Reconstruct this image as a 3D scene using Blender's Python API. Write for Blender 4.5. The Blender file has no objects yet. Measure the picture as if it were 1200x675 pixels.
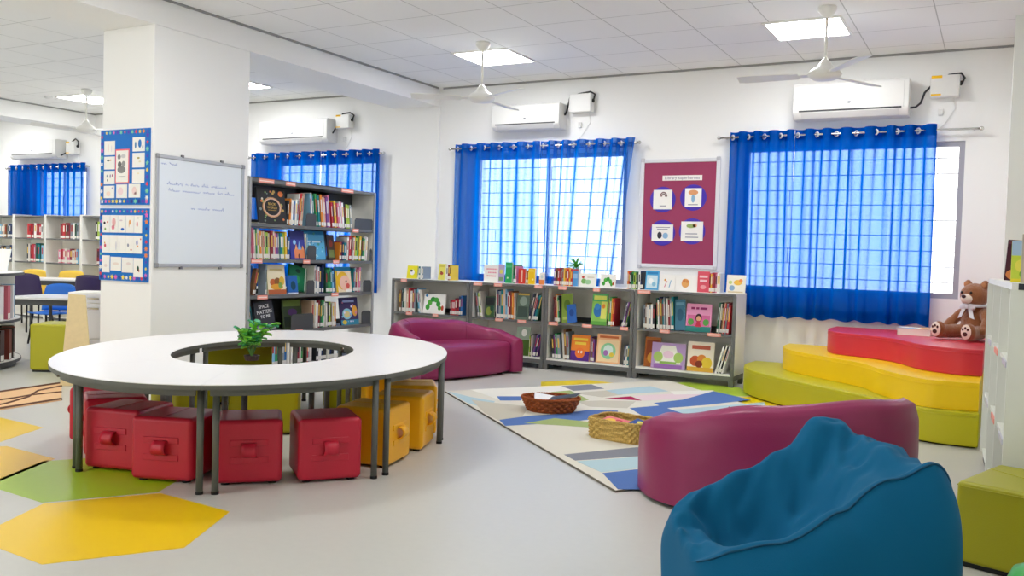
import bpy, bmesh, math, random
from mathutils import Vector, Matrix, Euler
random.seed(7)
PI = math.pi
S = bpy.context.scene
COL = S.collection

# ------------------------------------------------------------------ camera, world, lights, exposure
cam_data = bpy.data.cameras.new('camera')
cam = bpy.data.objects.new('camera', cam_data)
COL.objects.link(cam)
cam_data.sensor_fit = 'HORIZONTAL'
cam_data.sensor_width = 36.0
cam_data.lens = 1044.35 * 36.0 / 1200.0
cam_data.clip_start = 0.05
cam_data.clip_end = 200
YAW, PITCH, ROLL = 0.498618, 0.03705, -0.0300456
fw = Vector((-math.sin(YAW) * math.cos(PITCH), math.cos(YAW) * math.cos(PITCH), -math.sin(PITCH)))
rt = Vector((math.cos(YAW), math.sin(YAW), 0))
dn = fw.cross(rt)
r2 = rt * math.cos(ROLL) + dn * math.sin(ROLL)
d2 = dn * math.cos(ROLL) - rt * math.sin(ROLL)
m = Matrix((r2, -d2, -fw)).transposed().to_4x4()
m.translation = Vector((0, 0, 1.25))
cam.matrix_world = m
S.camera = cam

world = bpy.data.worlds.new('overcast_daylight')
S.world = world
world.use_nodes = True
bg = world.node_tree.nodes['Background']
bg.inputs['Color'].default_value = (1.0, 0.99, 0.97, 1)
bg.inputs['Strength'].default_value = 2.4
LAMP = 19.0            # emission of the ceiling panels
S.view_settings.view_transform = 'Standard'
S.view_settings.look = 'None'
S.view_settings.gamma = 1.0
S.view_settings.use_curve_mapping = False
S.view_settings.exposure = 0.68
S.cycles.max_bounces = 10
S.cycles.diffuse_bounces = 6
S.cycles.transparent_max_bounces = 16
S.cycles.caustics_reflective = False
S.cycles.caustics_refractive = False
S.cycles.sample_clamp_indirect = 6.0

# ------------------------------------------------------------------ materials
def lin(h):
    h = h.lstrip('#')
    o = []
    for i in (0, 2, 4):
        c = int(h[i:i + 2], 16) / 255
        o.append(c / 12.92 if c <= 0.04045 else ((c + 0.055) / 1.055) ** 2.4)
    return (*o, 1)

MATS = {}
def mat(h, rough=0.55, bump=0.0, scale=60, spec=0.4, metal=0.0, vary=0.0, sheen=0.0, detail=4):
    """a plain painted, leather or cloth surface: colour, gloss, fine noise relief"""
    key = (h, rough, bump, scale, spec, metal, vary, sheen)
    if key in MATS: return MATS[key]
    M = bpy.data.materials.new('surface_' + h.strip('#'))
    M.use_nodes = True
    nt = M.node_tree; P = nt.nodes['Principled BSDF']
    P.inputs['Base Color'].default_value = lin(h)
    P.inputs['Roughness'].default_value = rough
    P.inputs['Specular IOR Level'].default_value = spec
    P.inputs['Metallic'].default_value = metal
    if sheen:
        P.inputs['Sheen Weight'].default_value = sheen
    if bump or vary:
        tc = nt.nodes.new('ShaderNodeTexCoord')
        no = nt.nodes.new('ShaderNodeTexNoise')
        no.inputs['Scale'].default_value = scale; no.inputs['Detail'].default_value = detail
        nt.links.new(tc.outputs['Object'], no.inputs['Vector'])
        if bump:
            b = nt.nodes.new('ShaderNodeBump'); b.inputs['Strength'].default_value = bump; b.inputs['Distance'].default_value = 0.01
            nt.links.new(no.outputs['Fac'], b.inputs['Height']); nt.links.new(b.outputs['Normal'], P.inputs['Normal'])
        if vary:
            mx = nt.nodes.new('ShaderNodeMix'); mx.data_type = 'RGBA'
            c = lin(h)
            mx.inputs['A'].default_value = tuple(max(0, v * (1 - vary)) for v in c[:3]) + (1,)
            mx.inputs['B'].default_value = tuple(min(1, v * (1 + vary)) for v in c[:3]) + (1,)
            nt.links.new(no.outputs['Fac'], mx.inputs['Factor']); nt.links.new(mx.outputs['Result'], P.inputs['Base Color'])
    MATS[key] = M
    return M

def leather(h, rough=0.36): return mat(h, rough, 0.12, 220, 0.45)
def paint(h): return mat(h, 0.5, 0, 60, 0.35)
def paper(h): return mat(h, 0.55, 0, 60, 0.25)

def emit(h, s):
    M = bpy.data.materials.new('lamp_diffuser'); M.use_nodes = True
    P = M.node_tree.nodes['Principled BSDF']
    P.inputs['Base Color'].default_value = (0.9, 0.9, 0.9, 1)
    P.inputs['Emission Color'].default_value = lin(h); P.inputs['Emission Strength'].default_value = s
    return M

def wall_mat(h, bump=0.02):
    return mat(h, 0.85, bump, 90, 0.2)

def ceiling_mat():
    M = bpy.data.materials.new('ceiling_tiles'); M.use_nodes = True
    nt = M.node_tree; P = nt.nodes['Principled BSDF']; L = nt.links.new; N = nt.nodes.new
    P.inputs['Roughness'].default_value = 0.9; P.inputs['Specular IOR Level'].default_value = 0.1
    tc = N('ShaderNodeTexCoord'); sx = N('ShaderNodeSeparateXYZ'); L(tc.outputs['Object'], sx.inputs[0])
    def line(out, off, half):
        a = N('ShaderNodeMath'); a.operation = 'SUBTRACT'; L(out, a.inputs[0]); a.inputs[1].default_value = off
        b = N('ShaderNodeMath'); b.operation = 'DIVIDE'; L(a.outputs[0], b.inputs[0]); b.inputs[1].default_value = 0.638
        c = N('ShaderNodeMath'); c.operation = 'FRACT'; L(b.outputs[0], c.inputs[0])
        d = N('ShaderNodeMath'); d.operation = 'SUBTRACT'; L(c.outputs[0], d.inputs[0]); d.inputs[1].default_value = 0.5
        e = N('ShaderNodeMath'); e.operation = 'ABSOLUTE'; L(d.outputs[0], e.inputs[0])
        f = N('ShaderNodeMath'); f.operation = 'GREATER_THAN'; L(e.outputs[0], f.inputs[0]); f.inputs[1].default_value = 0.5 - half
        return f.outputs[0]
    mx = N('ShaderNodeMath'); mx.operation = 'MAXIMUM'
    L(line(sx.outputs[0], -5.63, 0.007), mx.inputs[0]); L(line(sx.outputs[1], 5.81, 0.007), mx.inputs[1])
    c = N('ShaderNodeMix'); c.data_type = 'RGBA'
    c.inputs['A'].default_value = lin('#f4f4f2'); c.inputs['B'].default_value = lin('#c6c6c3')
    L(mx.outputs[0], c.inputs['Factor']); L(c.outputs['Result'], P.inputs['Base Color'])
    no = N('ShaderNodeTexNoise'); no.inputs['Scale'].default_value = 150; L(tc.outputs['Object'], no.inputs['Vector'])
    b = N('ShaderNodeBump'); b.inputs['Strength'].default_value = 0.08; b.inputs['Distance'].default_value = 0.004
    L(no.outputs['Fac'], b.inputs['Height']); L(b.outputs['Normal'], P.inputs['Normal'])
    return M

def sheer_mat(h, tint, clear):
    """thin woven cloth: partly see-through, partly glowing from behind, denser where seen edge-on"""
    M = bpy.data.materials.new('sheer_curtain_cloth'); M.use_nodes = True
    nt = M.node_tree; L = nt.links.new; N = nt.nodes.new
    nt.nodes.remove(nt.nodes['Principled BSDF'])
    out = nt.nodes['Material Output']
    d = N('ShaderNodeBsdfDiffuse'); d.inputs['Color'].default_value = lin(h)
    t = N('ShaderNodeBsdfTranslucent'); t.inputs['Color'].default_value = lin(h)
    a = N('ShaderNodeMixShader'); a.inputs[0].default_value = 0.5
    L(d.outputs[0], a.inputs[1]); L(t.outputs[0], a.inputs[2])
    tr = N('ShaderNodeBsdfTransparent'); tr.inputs['Color'].default_value = lin(tint)
    lw = N('ShaderNodeLayerWeight'); lw.inputs['Blend'].default_value = 0.35
    mr = N('ShaderNodeMapRange'); L(lw.outputs['Facing'], mr.inputs['Value'])
    mr.inputs['From Min'].default_value = 0.0; mr.inputs['From Max'].default_value = 0.42
    mr.inputs['To Min'].default_value = 1 - clear; mr.inputs['To Max'].default_value = 1.0
    s = N('ShaderNodeMixShader'); L(mr.outputs[0], s.inputs[0]); L(tr.outputs[0], s.inputs[1]); L(a.outputs[0], s.inputs[2])
    L(s.outputs[0], out.inputs['Surface'])
    return M

def glass_mat():
    M = bpy.data.materials.new('window_glass'); M.use_nodes = True
    nt = M.node_tree; L = nt.links.new; N = nt.nodes.new
    nt.nodes.remove(nt.nodes['Principled BSDF'])
    tr = N('ShaderNodeBsdfTransparent'); g = N('ShaderNodeBsdfGlossy'); g.inputs['Roughness'].default_value = 0.02
    s = N('ShaderNodeMixShader'); s.inputs[0].default_value = 0.05
    L(tr.outputs[0], s.inputs[1]); L(g.outputs[0], s.inputs[2]); L(s.outputs[0], nt.nodes['Material Output'].inputs['Surface'])
    return M

# ------------------------------------------------------------------ mesh builder
class MB:
    def __init__(self): self.v = []; self.f = []; self.mi = []; self.M = None
    def add(self, vs, fs, mi=0):
        b = len(self.v)
        for p in vs:
            p = Vector(p)
            self.v.append(self.M @ p if self.M else p)
        for f in fs: self.f.append([b + i for i in f]); self.mi.append(mi)
        return self
    def box(self, x0, x1, y0, y1, z0, z1, mi=0):
        return self.add([(x0, y0, z0), (x1, y0, z0), (x1, y1, z0), (x0, y1, z0), (x0, y0, z1), (x1, y0, z1), (x1, y1, z1), (x0, y1, z1)],
                 [(0, 3, 2, 1), (4, 5, 6, 7), (0, 1, 5, 4), (1, 2, 6, 5), (2, 3, 7, 6), (3, 0, 4, 7)], mi)
    def prism(self, poly, z0, z1, mi=0):
        n = len(poly)
        vs = [(x, y, z0) for x, y in poly] + [(x, y, z1) for x, y in poly]
        return self.add(vs, [tuple(range(n))[::-1], tuple(range(n, 2 * n))] + [(i, (i + 1) % n, n + (i + 1) % n, n + i) for i in range(n)], mi)
    def plate(self, poly3, mi=0):
        return self.add(poly3, [tuple(range(len(poly3)))], mi)
    def tube(self, pts, r, n=8, mi=0, closed=False):
        pts = [Vector(p) for p in pts]; k = len(pts)
        rs = r if isinstance(r, (list, tuple)) else [r] * k
        vs = []; up = None
        for i, p in enumerate(pts):
            if closed: t = pts[(i + 1) % k] - pts[i - 1]
            else: t = pts[min(i + 1, k - 1)] - pts[max(i - 1, 0)]
            t.normalize()
            if up is None: up = Vector((0, 0, 1)) if abs(t.z) < 0.9 else Vector((1, 0, 0))
            s = t.cross(up)
            if s.length < 1e-6: s = t.orthogonal()
            s.normalize(); u = s.cross(t).normalized(); up = u
            for j in range(n):
                a = 2 * PI * j / n
                vs.append(p + (s * math.cos(a) + u * math.sin(a)) * rs[i])
        fs = []
        for i in range(k if closed else k - 1):
            for j in range(n):
                a = i * n; b = ((i + 1) % k) * n
                fs.append((a + j, a + (j + 1) % n, b + (j + 1) % n, b + j))
        if not closed:
            fs.append(tuple(range(n))[::-1]); fs.append(tuple(range((k - 1) * n, k * n)))
        return self.add(vs, fs, mi)
    def cyl(self, p0, p1, r, n=12, mi=0): return self.tube([p0, p1], r, n, mi)
    def lathe(self, prof, n=24, mi=0, c=(0, 0, 0), sx=1, sy=1):
        vs = []; k = len(prof)
        for r, z in prof:
            for j in range(n):
                a = 2 * PI * j / n
                vs.append((c[0] + r * sx * math.cos(a), c[1] + r * sy * math.sin(a), c[2] + z))
        fs = [(i * n + j, i * n + (j + 1) % n, (i + 1) * n + (j + 1) % n, (i + 1) * n + j) for i in range(k - 1) for j in range(n)]
        fs += [tuple(range(n))[::-1], tuple(range((k - 1) * n, k * n))]
        return self.add(vs, fs, mi)
    def ball(self, c, rx, ry=None, rz=None, n=16, m=10, mi=0, rot=None):
        ry = rx if ry is None else ry; rz = rx if rz is None else rz
        R = rot.to_matrix() if rot else None
        vs = []
        for i in range(m + 1):
            th = PI * i / m
            for j in range(n):
                a = 2 * PI * j / n
                p = Vector((rx * math.sin(th) * math.cos(a), ry * math.sin(th) * math.sin(a), rz * math.cos(th)))
                if R: p = R @ p
                vs.append(p + Vector(c))
        fs = [(i * n + j, (i + 1) * n + j, (i + 1) * n + (j + 1) % n, i * n + (j + 1) % n) for i in range(m) for j in range(n)]
        return self.add(vs, fs, mi)
    def torus(self, c, R, r, axis='y', n=16, k=6, mi=0):
        pts = []
        for i in range(n):
            a = 2 * PI * i / n; x, y = R * math.cos(a), R * math.sin(a)
            pts.append({'y': (c[0] + x, c[1], c[2] + y), 'z': (c[0] + x, c[1] + y, c[2]), 'x': (c[0], c[1] + x, c[2] + y)}[axis])
        return self.tube(pts, r, k, mi, closed=True)
    def grid(self, fn, nu, nv, mi=0, cu=False, cv=False):
        U = nu if cu else nu + 1; V = nv if cv else nv + 1
        vs = [fn(i / nu, j / nv) for i in range(U) for j in range(V)]
        fs = [(i * V + j, ((i + 1) % U) * V + j, ((i + 1) % U) * V + (j + 1) % V, i * V + (j + 1) % V) for i in range(nu) for j in range(nv)]
        return self.add(vs, fs, mi)
    def build(self, name, mats, parent=None, smooth=False, bevel=0, seg=2, sub=0, angle=35, weld=False, loc=None, rot=None):
        me = bpy.data.meshes.new(name)
        me.from_pydata([tuple(p) for p in self.v], [], self.f)
        mats = mats if isinstance(mats, (list, tuple)) else [mats]
        for x in mats: me.materials.append(x)
        me.polygons.foreach_set('material_index', self.mi)
        bm = bmesh.new(); bm.from_mesh(me)
        if weld: bmesh.ops.remove_doubles(bm, verts=bm.verts, dist=1e-5)
        bmesh.ops.recalc_face_normals(bm, faces=bm.faces)
        bm.to_mesh(me); bm.free()
        if smooth: me.polygons.foreach_set('use_smooth', [True] * len(me.polygons))
        o = bpy.data.objects.new(name, me); COL.objects.link(o)
        if parent: o.parent = parent
        if loc: o.location = loc
        if rot: o.rotation_euler = rot
        if bevel:
            b = o.modifiers.new('rounding', 'BEVEL'); b.width = bevel; b.segments = seg; b.limit_method = 'ANGLE'; b.angle_limit = math.radians(angle)
            b.harden_normals = False
            if not smooth and seg > 1:
                me.polygons.foreach_set('use_smooth', [True] * len(me.polygons))
                w = o.modifiers.new('weights', 'WEIGHTED_NORMAL')
        if sub:
            s = o.modifiers.new('smoothing', 'SUBSURF'); s.levels = sub; s.render_levels = sub
        return o

def tag(o, label=None, cat=None, group=None, kind=None):
    if label: o['label'] = label
    if cat: o['category'] = cat
    if group: o['group'] = group
    if kind: o['kind'] = kind
    return o
def thing(name, label, cat, loc=(0, 0, 0), rz=0, group=None, rx=0, ry=0):
    o = bpy.data.objects.new(name, None); COL.objects.link(o)
    o.empty_display_size = 0.1
    o.location = loc; o.rotation_euler = (rx, ry, rz)
    return tag(o, label, cat, group)
def struct(o): o['kind'] = 'structure'; return o
def dup(root, loc, rz, label, group=None):
    r = root.copy(); COL.objects.link(r); r.location = loc; r.rotation_euler = (0, 0, rz); r['label'] = label
    if group: r['group'] = group
    for ch in list(root.children):
        c = ch.copy(); COL.objects.link(c); c.parent = r
        for g in list(ch.children):
            d = g.copy(); COL.objects.link(d); d.parent = c
    return r
def lettering(name, text, size, M, loc, rot, parent=None, align='CENTER', ext=0.0006, spacing=1.0):
    cu = bpy.data.curves.new(name, 'FONT'); cu.body = text; cu.size = size; cu.extrude = ext
    cu.align_x = align; cu.align_y = 'CENTER'; cu.space_line = 0.85; cu.space_character = spacing
    cu.materials.append(M)
    tmp = bpy.data.objects.new(name, cu); COL.objects.link(tmp)
    bpy.context.view_layer.update()
    me = bpy.data.meshes.new_from_object(tmp.evaluated_get(bpy.context.evaluated_depsgraph_get()))
    bpy.data.objects.remove(tmp); me.name = name
    o = bpy.data.objects.new(name, me); COL.objects.link(o); o.location = loc; o.rotation_euler = rot
    if parent: o.parent = parent
    return o
ORD = 'first second third fourth fifth sixth seventh eighth ninth tenth eleventh twelfth thirteenth fourteenth fifteenth sixteenth seventeenth eighteenth nineteenth twentieth'.split()

WHITE = paint('#f1f0ea'); GREY = paint('#6c6d6c'); DGREY = paint('#4b4c4d'); STEEL = mat('#c9c9c7', 0.25, metal=0.9)
BLACK = paint('#1c1c1e'); PAPER = paper('#f4f2ec'); PLASTIC = mat('#e4e4e1', 0.35)

# ------------------------------------------------------------------ the room
YW, ZC = 9.32, 3.29
WALL = wall_mat('#f3f3f1')
FLOOR = mat('#cbcac3', 0.34, 0.03, 25, 0.35, vary=0.03)
struct(MB().box(-16, 1.2, -4, 9.5, -0.1, 0).build('floor', FLOOR))
struct(MB().box(-16, 1.2, -4, 9.5, ZC, ZC + 0.1).build('ceiling', ceiling_mat()))
WIN = [(-14.15, -12.9), (-8.85, -7.1), (-5.63, -3.66), (-2.37, -0.32)]
ZS, ZH = 0.96, 2.44
w = MB(); x = -16.0
for a, b in WIN:
    w.box(x, a, YW, YW + 0.16, 0, ZC); w.box(a, b, YW, YW + 0.16, 0, ZS); w.box(a, b, YW, YW + 0.16, ZH, ZC); x = b
w.box(x, 1.2, YW, YW + 0.16, 0, ZC)
struct(w.build('wall_back', WALL))
struct(MB().box(-16.1, -16, -4, YW, 0, ZC).build('wall_left', WALL))
struct(MB().box(0.62, 0.78, -4, YW, 0, ZC).build('wall_right', wall_mat('#eef0ea')))
struct(MB().box(-16, -12, -4.1, -4, 0, ZC).box(-3, 0.62, -4.1, -4, 0, ZC).box(-12, -3, -4.1, -4, 0, 0.9).box(-12, -3, -4.1, -4, 2.9, ZC).build('wall_front', WALL))
struct(MB().box(0.035, 0.62, 8.25, YW, 0, ZC).build('trim_1', wall_mat('#edefe9')))          # corner column
struct(MB().box(-6.83, -6.17, -4, YW, 3.06, ZC).build('trim_2', WALL))                      # beam over the pillar
struct(MB().box(-6.81, -6.17, 5.06, 6.13, 0, 3.06).build('trim_3', WALL, bevel=0.006, seg=1))  # the square pillar
struct(MB().box(-6.85, -6.15, YW - 0.05, YW, 0, 3.06).build('trim_4', WALL))                  # pilaster on the window wall
struct(MB().box(-13.3, -12.72, -4, YW, 3.04, ZC).build('trim_5', WALL))                     # second beam
# thin grey strips between walls, beam and ceiling
STRIP = mat('#9a9a98', 0.8)
struct(MB().box(-6.12, 1.2, YW - 0.012, YW, ZC - 0.02, ZC).box(-12.7, -6.84, YW - 0.012, YW, ZC - 0.02, ZC).build('trim_6', STRIP))
struct(MB().box(-6.17, -6.158, -4, YW - 0.05, ZC - 0.02, ZC).build('trim_7', STRIP))
struct(MB().box(-12.72, -12.708, -4, YW, ZC - 0.02, ZC).build('trim_8', STRIP))
FRAME = paint('#a9a9b2'); BAR = paint('#8a8d96'); GLASS = glass_mat()
def window(n, a, b):
    f = MB(); t = 0.05
    f.box(a, a + t, YW + 0.02, YW + 0.08, ZS, ZH); f.box(b - t, b, YW + 0.02, YW + 0.08, ZS, ZH)
    f.box(a + t, b - t, YW + 0.02, YW + 0.08, ZS, ZS + t); f.box(a + t, b - t, YW + 0.02, YW + 0.08, ZH - t, ZH)
    c = (a + b) / 2
    f.box(c - 0.01, c + 0.01, YW + 0.03, YW + 0.07, ZS + t, ZH - t)
    o = struct(f.build('window_%d' % n, FRAME))
    g = MB()
    k = 10
    for i in range(1, k):
        z = ZS + (ZH - ZS) * i / k
        g.cyl((a + t, YW + 0.105, z), (b - t, YW + 0.105, z), 0.005, 6)
    m = max(4, round((b - a) / 0.24))
    for i in range(k):
        z0 = ZS + (ZH - ZS) * i / k; z1 = ZS + (ZH - ZS) * (i + 1) / k
        for j in range(1, m):
            if (j + i) % 4 == 0:
                xx = a + (b - a) * j / m
                g.cyl((xx, YW + 0.105, z0), (xx, YW + 0.105, z1), 0.004, 6)
    g.box(a, b, YW + 0.1, YW + 0.11, ZS, ZS + 0.02)
    g.build('grille', BAR, o)
    MB().box(a + t, c - 0.01, YW + 0.048, YW + 0.052, ZS + t, ZH - t).build('pane', GLASS, o)
    MB().box(c + 0.01, b - t, YW + 0.048, YW + 0.052, ZS + t, ZH - t).build('pane', GLASS, o)
for i, (a, b) in enumerate(WIN): window(i + 1, a, b)
f = MB()
for k in range(7): f.box(-12 + 1.5 * k - 0.03, -12 + 1.5 * k + 0.03, -4.08, -4.02, 0.9, 2.9)
f.box(-12, -3, -4.08, -4.02, 0.9, 0.95).box(-12, -3, -4.08, -4.02, 2.85, 2.9)
o = struct(f.build('window_5', FRAME))
MB().box(-12, -3, -4.052, -4.048, 0.95, 2.85).build('pane', GLASS, o)

# ------------------------------------------------------------------ ceiling lamps
DIFF = emit('#ffffff', LAMP)
def lamp(x, y, label):
    t = thing('ceiling_light', label, 'ceiling light', (x, y, ZC), 0, 'square ceiling light panels')
    f = MB()
    for s in (-1, 1):
        f.box(s * 0.312 - 0.012, s * 0.312 + 0.012, -0.324, 0.324, -0.014, -0.001); f.box(-0.3, 0.3, s * 0.312 - 0.012, s * 0.312 + 0.012, -0.014, -0.001)
    f.build('frame', WHITE, t)
    MB().box(-0.3, 0.3, -0.3, 0.3, -0.01, -0.002).build('diffuser', DIFF, t)
lamp(-4.67, 8.04, 'lit square ceiling panel just behind the fan over the maroon sofa')
lamp(-1.54, 8.05, 'lit square ceiling panel behind the fan by the wide air conditioner')
lamp(-8.5, 8.2, 'lit ceiling panel partly hidden by the pillar, before the air conditioner above the tall bookshelf')
lamp(-11.45, 8.3, 'lit ceiling panel beside the fan in the far reading area')
for x, y, l in ((-4.67, 4.2, 'lit square ceiling panel above the round table, beyond the picture top'), (-1.54, 4.2, 'lit square ceiling panel above the teal beanbag, beyond the picture top'),
                (-8.5, 4.2, 'lit ceiling panel over the beige floor mat, hidden behind the beam'), (-11.45, 4.2, 'lit ceiling panel over the curved shelf, beyond the picture edge'),
                (-4.67, 0.4, 'lit square ceiling panel over the yellow floor hexagon, beyond the picture top')):
    lamp(x, y, l)
lamp(-14.35, 8.2, 'unseen ceiling panel added to brighten the far reading area, beyond the picture edge')  # extra panel out of frame, added to lift the dark far left
lamp(-14.35, 4.2, 'unseen ceiling panel added to brighten the far reading area entrance, beyond the picture edge')  # second added panel, unseen, brightens the same far area
d = MB().lathe([(0.055, 0), (0.055, -0.02), (0.03, -0.035)], 16).build('smoke_detector', PLASTIC, smooth=False)
d.location = (-11.88, 7.96, ZC); tag(d, 'small round smoke detector on the ceiling of the far reading area', 'smoke detector')

# ------------------------------------------------------------------ ceiling fans
def make_fan(loc, rz, label):
    t = thing('ceiling_fan', label, 'fan', loc, rz, 'white three-blade ceiling fans')
    M = mat('#eeede6', 0.3)
    MB().lathe([(0.07, 0), (0.07, -0.03), (0.03, -0.085), (0.013, -0.09)], 16).build('canopy', M, t, smooth=True)
    MB().cyl((0, 0, -0.08), (0, 0, -0.47), 0.011).build('rod', M, t, smooth=True)
    MB().lathe([(0.013, -0.40), (0.05, -0.45), (0.06, -0.47), (0.11, -0.50), (0.13, -0.525), (0.13, -0.54), (0.09, -0.57), (0.03, -0.58)], 24).build('motor', M, t, smooth=True)
    for k in range(3):
        a = 2 * PI * k / 3
        b = MB(); b.M = Matrix.Rotation(a, 4, 'Z') @ Matrix.Translation((0, 0, -0.535)) @ Matrix.Rotation(0.2, 4, 'X')
        b.box(0.1, 0.24, -0.025, 0.025, -0.004, 0.004)
        b.prism([(0.2, -0.055), (0.62, -0.075), (0.68, -0.06), (0.68, 0.06), (0.62, 0.07), (0.2, 0.05)], -0.004, 0.004)
        b.build('blade', M, t)
    return t
make_fan((-4.46, 7.46, ZC), math.radians(-29), 'white ceiling fan hanging over the maroon sofa, before the middle window')
make_fan((-1.28, 7.44, ZC), math.radians(-57), 'white ceiling fan in front of the wide air conditioner with the black cable')
make_fan((-10.81, 7.79, ZC), 0.2, 'white ceiling fan of the far reading area, seen beside the pillar')

# ------------------------------------------------------------------ air conditioners and their stabilisers
def aircon(x0, x1, z0, z1, label):
    w = x1 - x0; h = z1 - z0; dp = 0.22
    t = thing('air_conditioner', label, 'air conditioner', ((x0 + x1) / 2, YW, z0), 0, 'white wall air conditioners')
    prof = [(0, 0), (-dp * 0.75, 0), (-dp * 0.97, h * 0.14), (-dp, h * 0.25), (-dp, h * 0.9), (-dp * 0.93, h), (0, h)]
    def ext(mb, pr, a, b, mi=0):
        n = len(pr)
        mb.add([(a, y, z) for y, z in pr] + [(b, y, z) for y, z in pr], [tuple(range(n)), tuple(range(n, 2 * n))[::-1]] + [(i, n + i, n + (i + 1) % n, (i + 1) % n) for i in range(n)], mi)
        return mb
    ext(MB(), prof, -w / 2, w / 2).build('body', PLASTIC, t, bevel=0.012, seg=2)
    ext(MB(), [(-dp * 0.80, h * 0.015), (-dp * 0.84, h * 0.02), (-dp * 1.01, h * 0.17), (-dp * 0.99, h * 0.19)], -w * 0.42, w * 0.42).build('louvre', mat('#d6d6d5', 0.4), t)
    ext(MB(), [(-dp * 0.9, h * 0.19), (-dp * 1.01, h * 0.20), (-dp * 1.012, h * 0.24), (-dp * 0.9, h * 0.235)], -w * 0.44, w * 0.44).build('air_slot', paint('#3c3e42'), t)
    MB().ball((0, -dp * 1.0, h * 0.42), w * 0.018, 0.004, h * 0.028).build('badge', paint('#7b7f88'), t, smooth=True)
    MB().box(w * 0.455, w * 0.458, -dp * 1.004, -dp * 0.5, h * 0.22, h * 0.92).build('seam', paint('#b9b9b8'), t)
    g = MB()
    for i in range(16): g.box(-w * 0.44 + i * w * 0.055, -w * 0.44 + i * w * 0.055 + w * 0.03, -dp * 0.85, -dp * 0.3, h * 0.999, h * 1.006)
    g.build('intake_grille', paint('#c4c4c2'), t)
aircon(-1.86, -0.80, 2.67, 3.02, 'wide white air conditioner with a black cable, above the curtains by the teddy bear')
aircon(-5.30, -4.42, 2.70, 2.99, 'white air conditioner above the middle window, behind the fan blades')
aircon(-8.98, -7.78, 2.66, 2.97, 'white air conditioner above the curtain behind the tall bookshelf')
aircon(-14.62, -13.40, 2.60, 2.90, 'white air conditioner in the far reading area with a dark open louvre')
def stabiliser(x, z, w, h, label, cable, stickers=True):
    t = thing('voltage_stabiliser', label, 'power box', (x, YW, z), 0, 'wall boxes beside the air conditioners')
    MB().box(-w / 2, w / 2, -0.11, 0, 0, h).build('housing', PLASTIC, t, bevel=0.012)
    MB().lathe([(0.022, 0), (0.022, 0.012), (0.012, 0.02)], 12).build('cable_gland', BLACK, t, loc=(w / 2, -0.055, h * 0.62), rot=(0, PI / 2, 0))
    if stickers:
        MB().box(-w * 0.46, -w * 0.1, -0.1125, -0.1095, h * 0.86, h * 0.98).build('warning_sticker', paper('#f2c01a'), t)
        MB().box(-w * 0.46, -w * 0.12, -0.1125, -0.1095, h * 0.06, h * 0.13).build('warning_sticker', paper('#f2c01a'), t)
    MB().tube([(q[0], q[1], q[2]) for q in cable], 0.01, 8).build('cable', mat('#2f3033', 0.5), t, smooth=True)
    MB().box(-0.05, -0.01, -0.03, 0, -0.16, -0.1).build('socket', PLASTIC, t, bevel=0.004, seg=1)
    MB().tube([(w * 0.3, -0.01, 0), (w * 0.36, -0.01, -0.1), (0.02, -0.01, -0.22), (-0.05, -0.01, -0.3)], 0.004, 6).build('lead', PLASTIC, t)
stabiliser(-0.51, 2.84, 0.25, 0.20, 'white power box with orange stickers and black cable by the window corner', [(0.14, -0.055, 0.125), (0.16, -0.06, 0.17), (0.13, -0.06, 0.215), (0.03, -0.06, 0.205), (-0.1, -0.07, 0.13), (-0.17, -0.08, 0.05), (-0.2, -0.1, -0.05), (-0.24, -0.13, -0.09), (-0.285, -0.14, -0.095)])
stabiliser(-4.22, 2.88, 0.27, 0.21, 'white power box beside the air conditioner over the middle window', [(0.145, -0.055, 0.13), (0.16, -0.05, 0.2), (0.1, -0.04, 0.235), (-0.05, -0.03, 0.22), (-0.16, -0.03, 0.18), (-0.18, -0.06, 0.02), (-0.184, -0.1, -0.02)], False)
stabiliser(-7.62, 2.84, 0.23, 0.18, 'white power box with yellow stickers above the tall bookshelf curtain', [(0.125, -0.055, 0.11), (0.15, -0.055, 0.17), (0.08, -0.05, 0.21), (-0.04, -0.05, 0.2), (-0.09, -0.05, 0.12), (-0.13, -0.09, 0.0), (-0.145, -0.12, -0.06)])
stabiliser(-13.18, 2.66, 0.22, 0.2, 'white power box beside the air conditioner of the far reading area', [(0.12, -0.055, 0.12), (0.13, -0.05, 0.2), (0.04, -0.04, 0.25), (-0.06, -0.04, 0.2), (-0.13, -0.09, 0.02), (-0.21, -0.12, -0.02)])

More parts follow.
